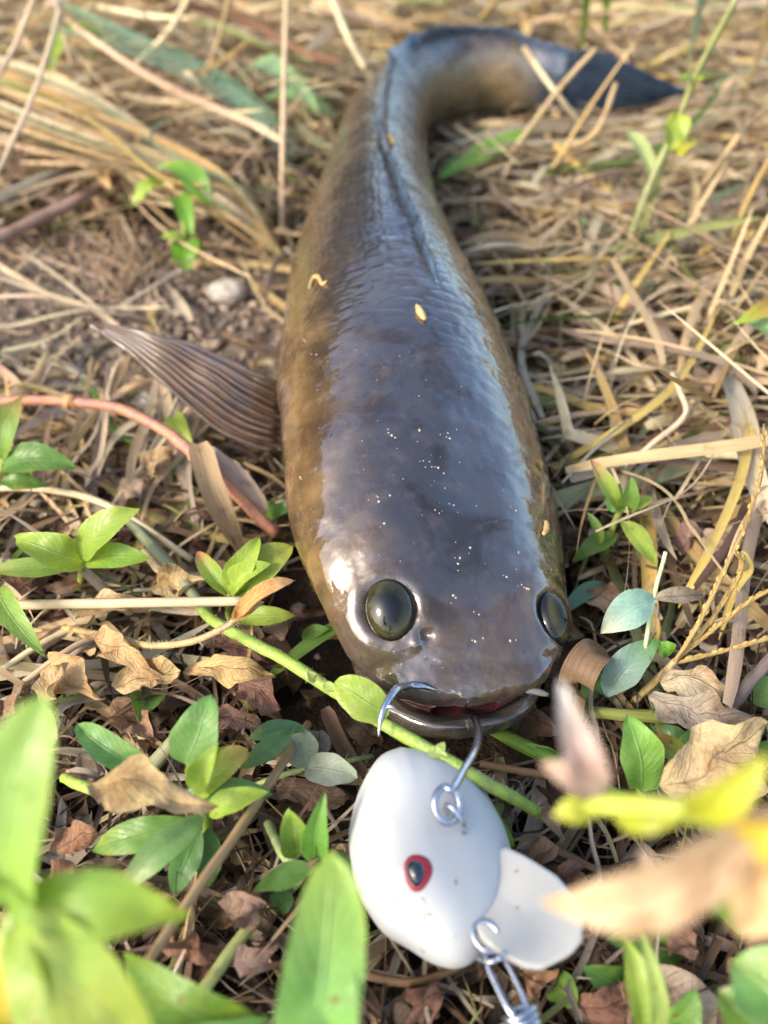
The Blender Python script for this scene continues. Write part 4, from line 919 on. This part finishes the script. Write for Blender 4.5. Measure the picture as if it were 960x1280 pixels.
straw('wide brown fluted blade arching beside the corner of the fish mouth', [(716, 900, .008), (722, 850, .026), (742, 818, .030), (762, 822, .022)], 46, (.26, .155, .085), fold=.35, prof=np.interp(np.linspace(0, 1, 26), [0, .1, .7, 1], [.7, 1, .9, .5]))
straw('dark brown rough twig at the edge of the straw tangle', [(905, 895, .014), (940, 850, .022), (990, 795, .026)], 16, (.22, .17, .14), 'dead_stick', round_=True, cat='stick')
YG = 'yellow straws beside the fish shoulder'
for pts, wp in (([(914, 478, .024), (936, 515, .034), (930, 580, .034), (906, 648, .030), (866, 728, .022), (848, 760, .014)], 12), ([(692, 586, .014), (750, 552, .022), (800, 520, .028), (838, 488, .030), (868, 446, .030), (900, 380, .028)], 11), ([(768, 402, .016), (785, 370, .026), (805, 340, .032), (842, 284, .036)], 9), ([(925, 690, .04), (935, 712, .036), (915, 745, .028), (898, 800, .016)], 12)):
    straw('bright yellow ribbon of straw arching over the tangle beside the fish', pts, wp, 'yellow', group=YG, fold=.5)
straw('thin kinked pale straw beside the young sprig', [(776, 590, .02), (815, 555, .026), (856, 520, .030), (850, 490, .032), (840, 466, .030)], 7, 'pale', round_=True)
straw('long grey-tan blade lying across the straw tangle and bent at its end', [(700, 412, .02), (745, 425, .026), (830, 436, .030), (905, 456, .032), (940, 485, .03), (945, 520, .02)], 17, (.38, .27, .17), fold=.3)
straw('broad pale grey sheath running down the edge of the tangle', [(905, 470, .03), (925, 520, .034), (938, 580, .032), (965, 660, .026)], 32, (.50, .42, .31), fold=.5)
straw('bleached broad straw folded into a sharp corner behind the fish flank', [(636, 250, .018), (690, 262, .022), (738, 268, .026), (746, 272, .026), (738, 300, .022), (724, 332, .014)], 15, (.55, .44, .29), fold=.15)
TU = 'thin straws standing up behind the tangle'
for pts in ([(855, 262, .02), (890, 215, .04), (925, 168, .055)], [(870, 432, .014), (905, 350, .035), (942, 258, .055)], [(862, 255, .02), (905, 190, .045), (960, 130, .07)], [(690, 210, .03), (740, 130, .05), (800, 45, .075)], [(655, 60, .06), (690, 110, .05), (722, 150, .035)], [(915, 300, .03), (940, 240, .05), (985, 160, .075)], [(700, 190, .03), (745, 165, .045), (770, 105, .06)],
            [(640, 190, .03), (700, 110, .05), (745, 60, .065)], [(890, 430, .01), (930, 330, .03), (980, 240, .05)], [(780, 420, .01), (850, 300, .03), (910, 200, .05)], [(240, 130, .02), (270, 60, .05), (290, -15, .08)], [(170, 80, .03), (210, 40, .05), (240, -10, .07)], [(600, 25, .06), (640, -20, .09), (650, -30, .09)], [(800, 90, .03), (850, 40, .06), (900, -15, .09)], [(930, 120, .03), (950, 60, .06), (965, -10, .09)], [(700, 40, .05), (720, 0, .07), (735, -30, .09)]):
    straw('thin dry straw standing up from the litter behind the fish', pts, random.uniform(5, 9), random.choice(['tan', 'pale', 'tan', 'gold']), group=TU, round_=random.random() < .5)

LM = [((540, 1080), 'the white lure'), ((650, 1240), 'the wire snap'), ((230, 1000), 'the thick green leaf clump'), ((395, 1050), 'the narrow-leaved sprig'), ((100, 700), 'the worm-eaten sprig'), ((310, 710), 'the sprig at the fish cheek'), ((240, 440), 'the spread chest fin'),
      ((590, 910), 'the fish chin'), ((330, 815), 'the green creeping stem'), ((775, 640), 'the young slender sprig'), ((800, 800), 'the teal folded grass'), ((900, 950), 'the large veined tan leaf'), ((900, 740), 'the golden seed stalk'), ((790, 1230), 'the bright strap leaves'), ((400, 960), 'the silvery leaves'), ((180, 800), 'the fuzzy ochre shoot'),
      ((150, 560), 'the red runner'), ((200, 180), 'the straw bundle'), ((620, 60), 'the curled tail'), ((850, 190), 'the tall weed stem'), ((60, 1100), 'the big yellow-green leaves'), ((850, 1040), 'the blurred withered shoot')]
def lname(px, py): return min(LM, key=lambda m_: (m_[0][0] - px) ** 2 + (m_[0][1] - py) ** 2)[1]
def cname(c):
    r_, g_, b_ = c
    if g_ > r_: return 'bright green' if r_ > .19 else ('dark green' if g_ < .23 else 'green')
    return 'pale tan' if r_ > .45 else ('golden tan' if r_ > .38 else ('reddish brown' if r_ > .26 and g_ / r_ < .65 else ('greyish brown' if r_ > .26 else 'dark brown')))
# ------------------------------------------------------------------ dead leaves
DL = 'crumpled dead leaves on the litter'
def dead(label, b, tp, wpx, c, group=None, **k):
    B, T = P(*b), P(*tp); k.setdefault('rag', .34); k.setdefault('wave', .2); k.setdefault('fold', .4)
    v, q, uv, cc = leaf_geo(B, T, PXM(wpx, ((B + T) / 2 - C0) @ FW), c0=c, **k)
    pos = v * 210
    v = v + (.0006 * np.stack([vnoise(pos * 2.6, 4), vnoise(pos * 2.6, 5), vnoise(pos * 2.6, 6)], -1)) + (.0016 * np.stack([vnoise(pos, 1), vnoise(pos, 2), vnoise(pos, 3)], -1))
    return tag(obj('dead_leaf', mesh('dead_leaf', v, q, uv, cc, M['dead'])), label, 'leaf', group)
dead('tan dead leaf lying on top of the thick green leaf clump', (112, 978, .046), (262, 1006, .044), 48, (.55, .38, .19), bow=.08, fold=.2)
dead('large veined tan dead leaf with torn edge beside the golden seed stalk', (828, 985, .024), (955, 900, .034), 82, (.52, .38, .20), bow=.06, fold=.2)
dead('smooth grey-brown dead leaf lying above the large tan leaf', (806, 878, .026), (935, 892, .028), 44, (.36, .29, .22), bow=.1, fold=.35)
dead('pale papery leaf with a curled hollow end beside the teal grass', (832, 858, .022), (905, 872, .026), 44, (.58, .47, .30), bow=.1, fold=.5)
dead('golden-brown crumpled leaf lying left of the green creeping stem', (232, 838, .022), (345, 846, .024), 34, (.50, .33, .15), bow=.1)
dead('second tan leaf tucked below the large veined tan leaf', (870, 1000, .014), (960, 985, .018), 50, (.48, .33, .19))
manual = [((60, 830, .016), (130, 870, .02), 44, (.50, .35, .16)), ((120, 800, .02), (200, 850, .024), 40, (.48, .34, .17)), ((150, 860, .02), (225, 830, .026), 40, (.50, .36, .17)), ((90, 770, .018), (190, 760, .022), 34, (.46, .34, .18)), ((190, 735, .018), (250, 725, .024), 38, (.52, .40, .20)),
          ((0, 870, .014), (30, 920, .02), 44, (.32, .20, .13)), ((250, 800, .014), (330, 820, .016), 36, (.26, .15, .11)), ((330, 790, .012), (380, 765, .018), 34, (.27, .17, .13)), ((300, 850, .010), (350, 880, .014), 40, (.30, .18, .13)), ((250, 900, .012), (330, 915, .014), 30, (.22, .13, .09)), ((140, 880, .012), (190, 930, .014), 40, (.30, .18, .11)),
          ((75, 1060, .012), (120, 1030, .016), 40, (.28, .15, .09)), ((60, 1110, .01), (110, 1085, .014), 50, (.24, .13, .08)), ((205, 1185, .016), (265, 1180, .018), 40, (.27, .14, .09)), ((290, 1215, .014), (345, 1185, .02), 44, (.27, .19, .15)), ((280, 1140, .016), (330, 1125, .02), 40, (.28, .18, .13)), ((310, 1160, .016), (300, 1125, .02), 36, (.25, .16, .12)),
          ((450, 1185, .006), (520, 1170, .008), 36, (.22, .13, .08)), ((500, 1255, .008), (560, 1250, .01), 44, (.16, .09, .06)), ((400, 1250, .014), (465, 1275, .018), 40, (.40, .28, .19)), ((700, 1090, .01), (745, 1120, .014), 50, (.25, .14, .09)), ((720, 1270, .008), (790, 1230, .012), 44, (.24, .13, .08)), ((640, 1220, .006), (700, 1215, .012), 40, (.27, .15, .08)),
          ((830, 1170, .01), (880, 1190, .014), 44, (.22, .12, .08)), ((870, 1120, .012), (930, 1095, .02), 30, (.60, .46, .28)), ((690, 1010, .012), (700, 1050, .02), 30, (.34, .22, .15)), ((655, 1090, .008), (690, 1060, .014), 40, (.30, .17, .11)), ((730, 740, .012), (790, 770, .014), 36, (.42, .28, .16)), ((850, 690, .016), (880, 660, .02), 34, (.36, .23, .18)), ((880, 700, .018), (935, 670, .024), 34, (.40, .30, .22)),
          ((690, 640, .012), (745, 620, .014), 20, (.34, .22, .14)), ((180, 590, .012), (215, 565, .022), 30, (.40, .28, .15)), ((150, 640, .010), (180, 600, .018), 34, (.34, .25, .18)), ((55, 880, .018), (80, 830, .028), 40, (.48, .34, .18)), ((200, 1110, .012), (130, 1130, .012), 30, (.20, .11, .07)), ((350, 985, .008), (430, 1000, .01), 40, (.16, .10, .07)), ((470, 935, .006), (430, 905, .016), 30, (.17, .10, .06)),
          ((345, 925, .012), (330, 960, .014), 24, (.27, .17, .11)), ((560, 1000, .004), (640, 985, .008), 30, (.3, .18, .1)), ((905, 1210, .01), (950, 1190, .016), 40, (.30, .17, .1)), ((150, 720, .012), (60, 735, .016), 30, (.36, .22, .14)), ((0, 760, .012), (40, 700, .018), 30, (.34, .2, .14))]
for b, tp, wd, c in manual:
    z = b[2]; lab = '%s %s dead leaf lying beside %s' % (random.choice(['crumpled', 'curled', 'wrinkled']), cname(c), lname((b[0] + tp[0]) / 2, (b[1] + tp[1]) / 2))
    dead(lab, b, tp, wd, c, DL, bow=random.uniform(-.05, .2), fold=random.uniform(.2, .8), roll=random.uniform(-.5, .5))

for k, (b, tp, wd, c) in enumerate([((300, 100, .02), (395, 130, .03), 34, (.22, .36, .18)), ((420, 150, .012), (330, 120, .022), 24, (.20, .34, .14)), ((645, 490, .01), (672, 512, .022), 18, 'lime'), ((560, 20, .03), (520, -10, .07), 24, 'lime'), ((505, 10, .02), (540, -20, .07), 22, (.2, .42, .04)), ((755, 60, .02), (770, -30, .10), 12, 'green'), ((725, 70, .02), (730, -30, .10), 12, 'green'), ((860, 75, .03), (845, -20, .10), 12, 'teal'),
                                      ((150, 60, .02), (60, 90, .04), 24, 'lime'), ((330, 650, .006), (372, 634, .012), 26, (.09, .22, .03)), ((215, 520, .012), (240, 560, .018), 22, 'lime'), ((250, 590, .01), (205, 588, .014), 22, (.12, .28, .05)), ((200, 870, .006), (175, 900, .014), 36, (.08, .20, .04)), ((760, 735, .008), (700, 770, .010), 22, 'teal'), ((640, 1060, .010), (612, 995, .026), 18, (.16, .34, .04)), ((690, 1230, .006), (720, 1260, .010), 40, (.08, .2, .03)), ((850, 1200, .006), (760, 1175, .012), 50, (.10, .24, .03)), ((780, 1230, .004), (730, 1210, .012), 40, (.08, .2, .03)), ((850, 1110, .008), (900, 1080, .02), 40, 'green'), ((905, 1150, .01), (960, 1130, .02), 40, 'green'), ((830, 1280, .01), (870, 1240, .02), 46, (.13, .3, .05)),
                                      ((380, 800, .008), (410, 786, .014), 18, (.14, .28, .05)), ((740, 830, .006), (720, 900, .008), 22, (.1, .25, .06)), ((700, 960, .006), (660, 930, .014), 20, (.2, .36, .06)), ((720, 985, .01), (718, 955, .018), 22, (.22, .36, .16)), ((940, 870, .01), (990, 850, .02), 40, (.14, .3, .1)), ((930, 940, .01), (975, 960, .022), 34, (.15, .32, .06))]):
    B, T = P(*b), P(*tp); v, q, uv, c_ = leaf_geo(B, T, PXM(wd, (B - C0) @ FW), c0=c, fold=.35)
    o = obj('green_leaf', mesh('green_leaf', v, q, uv, c_, M['leaf']))
    tag(o, 'single %s leaf poking out of the litter beside %s' % (cname(PAL[c] if isinstance(c, str) else c), lname(tp[0], tp[1])), 'leaf', 'stray green leaves in the litter')

# ------------------------------------------------------------------ litter: countable top layer and the uncountable rest
def bare(px, py):                    # bare soil seen left of the fish
    return (((px - 190) / 190) ** 2 + ((py - 365) / 105) ** 2 < 1) & (px < 370)
def rand_blades(B, region, zr, N=14, palette=None, wr=(.0012, .0044), lr=(.03, .14), kink=.4, pitch=.10, bias=None):
    x0, x1, y0, y1 = region
    px = rng.uniform(x0, x1, B); py = rng.uniform(y0, y1, B)
    L = rng.uniform(*lr, B) * (1 + .0 * px)
    ang = rng.uniform(0, 2 * np.pi, B)
    if bias is not None:
        m = rng.random(B) < .62; ang = np.where(m, bias + rng.normal(0, .45, B) + np.pi * (rng.random(B) < .5), ang)
    tt = np.linspace(0, 1, N)
    curv = rng.normal(0, .5, B); k2 = rng.normal(0, .6, B)
    a = ang[:, None] + curv[:, None] * tt + k2[:, None] * .35 * np.sin(tt * 5 + ang[:, None])
    kk = rng.random(B) < kink; kp = rng.uniform(.3, .8, B); ka = rng.normal(0, 1.0, B)
    a = a + np.where(kk[:, None] & (tt[None] > kp[:, None]), ka[:, None], 0)
    el = rng.normal(0, pitch, B)[:, None] + np.where(kk[:, None] & (tt[None] > kp[:, None]), rng.normal(0, .25, B)[:, None], 0)
    st = L[:, None] / (N - 1)
    X = px[:, None] + np.cumsum(np.cos(a) * np.cos(el), 1) * st; Y_ = py[:, None] + np.cumsum(np.sin(a) * np.cos(el), 1) * st
    X -= X.mean(1, keepdims=True) - px[:, None]; Y_ -= Y_.mean(1, keepdims=True) - py[:, None]
    z0 = rng.uniform(*zr, B)
    Z = z0[:, None] + np.cumsum(np.sin(el), 1) * st + .002 * np.sin(tt[None] * 6 + ang[:, None])
    Z = np.maximum(Z, ground_h(X, Y_) + .0012) 
    Pt = np.stack([X, Y_, Z], -1)
    names = list(palette); pw = np.array([palette[k] for k in names], float); pick = rng.choice(len(names), B, p=pw / pw.sum())
    cols = np.array([PAL[k] for k in names])[pick] * rng.uniform(.7, 1.2, (B, 1)) * rng.uniform(.94, 1.06, (B, 3))
    wd = rng.uniform(*wr, B) * rng.choice([.5, 1, 1, 1.4], B)
    roll = rng.normal(0, .5, (B, 1)) + rng.normal(0, 1.0, (B, 1)) * tt[None]
    fold = rng.uniform(-.5, .9, B)
    qx, qy, qd = project(Pt)
    bad = inside_fish(Pt, .12).any(1) | inside_lure(Pt).any(1)
    mx, my = qx.mean(1), qy.mean(1)
    bad |= bare(mx, my) & (rng.random(B) < .86)
    # keep the sight line to the fish, its fin and the lure free of loose straws
    hide = ((qx > 345) & (qx < 715) & (qy > 330) & (qy < 940) & (Y_ < .17) ) | ((qx > 430) & (qx < 725) & (qy > 930) & (qy < 1230) & (Z > .02)) | (qd < .125)
    fin = (qx > 110) & (qx < 352) & (qy > 405) & (qy < 565) & (Z > .014)
    tail = (qx > 470) & (qx < 850) & (qy > 25) & (qy < 140) & (Y_ < .55) & (Z > .02)
    bad |= hide.any(1) | fin.any(1) | tail.any(1) | (Z > .085).any(1)
    ok = ~bad
    return Pt[ok], wd[ok], roll[ok], fold[ok], cols[ok], mx[ok], my[ok]
TOPPAL = dict(tan=4, pale=3.2, peach=2.0, grey=1.6, brown=.8, red=.6, gold=1.0, yellow=.35, greygreen=.7, olive=.5, green=.25)
LOWPAL = dict(tan=3.6, grey=3, brown=1.6, dark=.5, red=.7, pale=1.8, olive=.5, gold=.4)
THIN = dict(pale=4, peach=3, tan=3, gold=.8, greygreen=.5)
FRPAL = dict(brown=3, dark=2.4, grey=1.6, red=1.4, tan=1.2, olive=.4)
layers = []
def strips(B, fr):                   # deeper litter towards the back
    pass
for B, reg, zr, pal, kw in [
        (3600, (.0, .62, .16, .75), (.000, .013), LOWPAL, dict(bias=.25)),
        (2000, (-.55, -.02, .12, .75), (.000, .008), LOWPAL, dict(bias=2.6)),
        (1500, (-.2, .25, .03, .2), (.000, .008), FRPAL, dict(lr=(.02, .07), wr=(.0008, .003))),
        (2600, (.0, .55, .17, .70), (.010, .024), TOPPAL, dict(bias=.35)),
        (700, (-.5, -.02, .40, .80), (.008, .030), TOPPAL, dict(bias=2.6)),
        (380, (-.25, -.02, .15, .28), (.004, .014), TOPPAL, dict(lr=(.02, .08), bias=2.2)),
        (2600, (-.7, .9, .60, 1.1), (.004, .045), TOPPAL, dict(lr=(.05, .2), wr=(.0018, .0065), pitch=.3, bias=.2)),
        (1500, (-.9, 1.2, 1.05, 1.9), (.004, .06), TOPPAL, dict(lr=(.08, .28), wr=(.0015, .005), pitch=.35)),
        (800, (-.5, .6, -.15, .06), (.000, .012), FRPAL, dict(lr=(.02, .08))),
        (2600, (-.16, .2, .04, .24), (.000, .010), FRPAL, dict(lr=(.008, .035), wr=(.0005, .0016), N=8, pitch=.25)),
        (2600, (-.14, .16, .10, .62), (.000, .016), LOWPAL, dict(lr=(.008, .03), wr=(.0006, .0030), N=7, pitch=.25)),
        (1500, (.0, .5, .16, .8), (.014, .032), THIN, dict(lr=(.04, .13), wr=(.0005, .0013), pitch=.10, bias=.5)),
        (700, (-.5, .0, .36, .8), (.010, .034), THIN, dict(lr=(.04, .14), wr=(.0005, .0012), pitch=.2, bias=2.5)),
        (420, (-.6, .8, .55, 1.0), (.01, .05), THIN, dict(lr=(.06, .14), wr=(.0006, .0016), pitch=.8))]:
    layers.append(rand_blades(B, reg, zr, palette=pal, **kw))
v, q, uv, c = join([blades(l[0], l[1], l[2], l[3], l[4]) for l in layers])
o = kind(obj('dry_grass_litter', mesh('dry_grass_litter', v, q, uv, c, M['straw'])), 'stuff')
tag(o, 'deep mat of matted dry grass and straw covering the ground', 'dry grass')
# countable straws lying on top
for B, reg, zr, kw, lab, grp in [
        (240, (.03, .30, .16, .40), (.018, .030), dict(lr=(.04, .13), wr=(.0012, .0034), bias=.4), 'loose dry straw on top of the tangle along the fish flank opposite the spread fin', 'loose straws along the far flank'),
        (150, (.04, .40, .38, .62), (.022, .036), dict(lr=(.05, .16), wr=(.0014, .004), bias=.4, pitch=.2), 'loose dry straw on top of the litter in front of the tail fin', 'loose straws by the tail'),
        (60, (-.30, -.05, .40, .62), (.022, .036), dict(lr=(.05, .16), wr=(.0014, .004), bias=2.6, pitch=.2), 'loose dry straw on the litter beyond the long straw bundle', 'loose straws beyond the bundle')]:
    Pt, wd, ro, fo, co, mx, my = rand_blades(B, reg, zr, N=20, palette=TOPPAL, **kw)
    n_ = 0
    for i in range(len(Pt)):
        if not (0 < mx[i] < 960 and 0 < my[i] < 1280): continue
        if n_ >= 95: break
        n_ += 1
        v, q, uv, c = blades(Pt[i:i + 1], wd[i:i + 1], ro[i:i + 1], fo[i:i + 1], co[i:i + 1])
        tag(obj('dry_straw', mesh('dry_straw', v, q, uv, c, M['straw'])), lab, 'straw', grp)

# small crumpled leaf fragments in the dark front litter
parts = []
for k in range(620):
    x, y = random.uniform(-.22, .22), random.uniform(.035, .21)
    px, py, dd_ = project(np.array([x, y, .008]))
    z = float(ground_h(np.array(x), np.array(y))) + random.uniform(.001, .009)
    b = np.array([x, y, z]); a = random.uniform(0, 6.28); L = random.uniform(.006, .02)
    tp = b + np.array([math.cos(a) * L, math.sin(a) * L, random.uniform(-.003, .005)])
    if inside_fish(np.array([b, tp]), .3).any() or inside_lure(np.array([b, tp])).any(): continue
    g_ = leaf_geo(b, tp, L * random.uniform(.3, .8), c0=random.choice(['brown', 'dark', 'red', 'grey', 'brown', 'tan']), fold=random.uniform(.2, 1.), wave=.25, bow=random.uniform(-.1, .3), roll=random.uniform(-1, 1))
    parts.append(g_)
v, q, uv, c = join(parts)
tag(kind(obj('leaf_litter', mesh('leaf_litter', v, q, uv, c, M['dead'])), 'stuff'), 'layer of small dark crumpled leaf scraps in front of the fish', 'leaf litter')
# soil crumbs and pebbles
parts = []
for k in range(2600):
    if k < 1500: p = P(random.gauss(190, 110), random.gauss(370, 70), .004)
    else: p = np.array([random.uniform(-.35, .35), random.uniform(.03, .6), 0])
    r = random.choice([.0006, .0009, .0014, .0022]) * random.uniform(.6, 1.3); g_ = float(ground_h(np.array(p[0]), np.array(p[1])))
    v, q, uv = lump(np.array([p[0], p[1], g_ + r * .3]), (random.gauss(0, .3), random.gauss(0, .3), 1), r, .7, k * .37, random.uniform(.8, 1.5)); parts.append((v, q, uv, np.array([.32, .25, .19]) * random.uniform(.5, 1.5)))
v, q, uv, c = join(parts)
tag(kind(obj('soil_crumbs', mesh('soil_crumbs', v, q, uv, c, M['crumb'])), 'stuff'), 'loose brown soil crumbs scattered over the ground', 'soil')
for (px, py, r, c_, lab) in [(283, 356, .0075, (.46, .42, .36), 'pale rounded pebble on the bare soil beside the fish back'), (188, 488, .0075, (.50, .48, .45), 'grey pebble beneath the spread chest fin'), (60, 470, .006, (.42, .37, .31), 'brown-grey stone on the bare soil behind the red runner')]:
    p = P(px, py, .006); n, k = 20, 24
    ph = np.linspace(.01, np.pi - .01, n)[:, None]; t2 = np.linspace(0, 2 * np.pi, k, endpoint=False)[None]
    d = np.stack(np.broadcast_arrays(np.sin(ph) * np.cos(t2), np.sin(ph) * np.sin(t2), np.cos(ph)), -1)
    v = np.array([p[0], p[1], float(ground_h(np.array(p[0]), np.array(p[1]))) + r * .3]) + d * np.array([r * 1.2, r, r * .65]) * (1 + .22 * fbm(d * 1.6 + px, 3))[..., None]
    tag(obj('pebble', mesh('pebble', v, gridq(n, k, True), np.zeros((n * k, 2)), np.tile(c_, (n * k, 1)), M['crumb'])), lab, 'pebble')
# fine dry root tangle on the bare soil
parts = []
for k in range(46):
    b = P(random.gauss(140, 30), random.gauss(345, 22), .008); a = random.gauss(1.7, .7); L = random.uniform(.012, .04)
    pts = [b]; 
    for m_ in range(4):
        a += random.gauss(0, .5); pts.append(pts[-1] + np.array([math.cos(a) * L / 4, math.sin(a) * L / 4, random.uniform(-.001, .005)]))
    v, q, uv = tube(crom(pts, 10), [.0006, .0004, .0002], 5); parts.append((v, q, uv, cj((.40, .28, .17))))
v, q, uv, c = join(parts)
tag(kind(obj('root_tangle', mesh('root_tangle', v, q, uv, c, M['straw'])), 'stuff'), 'wispy tangle of fine dry roots on the bare soil', 'roots')
# hedge added out of frame ahead-left, cutting the sky that the wet flank mirrors
hx0, hx1 = np.array([-8.6, 2.6]), np.array([-1.6, 9.2])
unseen_hedge = thing('unseen_hedge', 'tall dark green hedge added out of frame to cut the sky mirrored in the fish flank', 'unseen_hedge', (-5.0, 6.0, 0))
nb = 34; core = []
for k in range(nb):
    f = (k + .5) / nb; c_ = hx0 + (hx1 - hx0) * f + rng.normal(0, .25, 2); hgt = 4.3 + .7 * math.sin(k * 1.7) + rng.normal(0, .3)
    ph = np.linspace(.02, np.pi - .02, 12)[:, None]; t2 = np.linspace(0, 2 * np.pi, 14, endpoint=False)[None]
    d = np.stack(np.broadcast_arrays(np.sin(ph) * np.cos(t2), np.sin(ph) * np.sin(t2), np.cos(ph)), -1)
    v = np.array([c_[0], c_[1], hgt * .5]) + d * np.array([.75, .75, hgt * .48]) * (1 + .25 * fbm(d * 2 + k * 3.1, 3))[..., None]
    core.append((v.reshape(-1, 3), gridq(12, 14, True), np.zeros((168, 2)), np.array([.035, .065, .018]) * random.uniform(.7, 1.2)))
pts = np.concatenate([c_[0] for c_ in core]); pk = pts[rng.integers(0, len(pts), 16000)] + rng.normal(0, .16, (16000, 3)); pk[:, 2] = np.maximum(pk[:, 2], .08)
aa = norm(rng.normal(0, 1, pk.shape)); bb = norm(np.cross(aa, rng.normal(0, 1, pk.shape))); sz = rng.uniform(.05, .13, (len(pk), 1))
lv = np.stack([pk - aa * sz, pk - bb * sz * .5, pk + aa * sz, pk + bb * sz * .5], 1)
lcol = np.repeat(np.array([.06, .11, .028]) * rng.uniform(.5, 1.5, (len(pk), 1)), 4, 0)
kind(obj('foliage', mesh('foliage', lv, np.arange(len(pk) * 4).reshape(-1, 4), np.tile([[0, 0], [0, 1], [1, 1], [1, 0]], (len(pk), 1)), lcol, M['stem'], smooth=False), unseen_hedge), 'stuff')
v, q, uv, c = join(core); obj('crown', mesh('crown', v, q, uv, c, M['stem']), unseen_hedge)
for k in range(0, nb, 3):
    c_ = hx0 + (hx1 - hx0) * (k + .5) / nb; v, q, uv = tube(crom([(c_[0], c_[1], -.1), (c_[0] + .1, c_[1], 1.2), (c_[0], c_[1] + .1, 2.6)], 10), [.14, .10, .05], 8, .2, k)
    obj('trunk', mesh('trunk', v, q, uv, np.tile([.10, .075, .05], (len(v), 1)), M['stem']), unseen_hedge)
for o in list(bpy.data.objects):
    if '_o' in o: del o['_o']
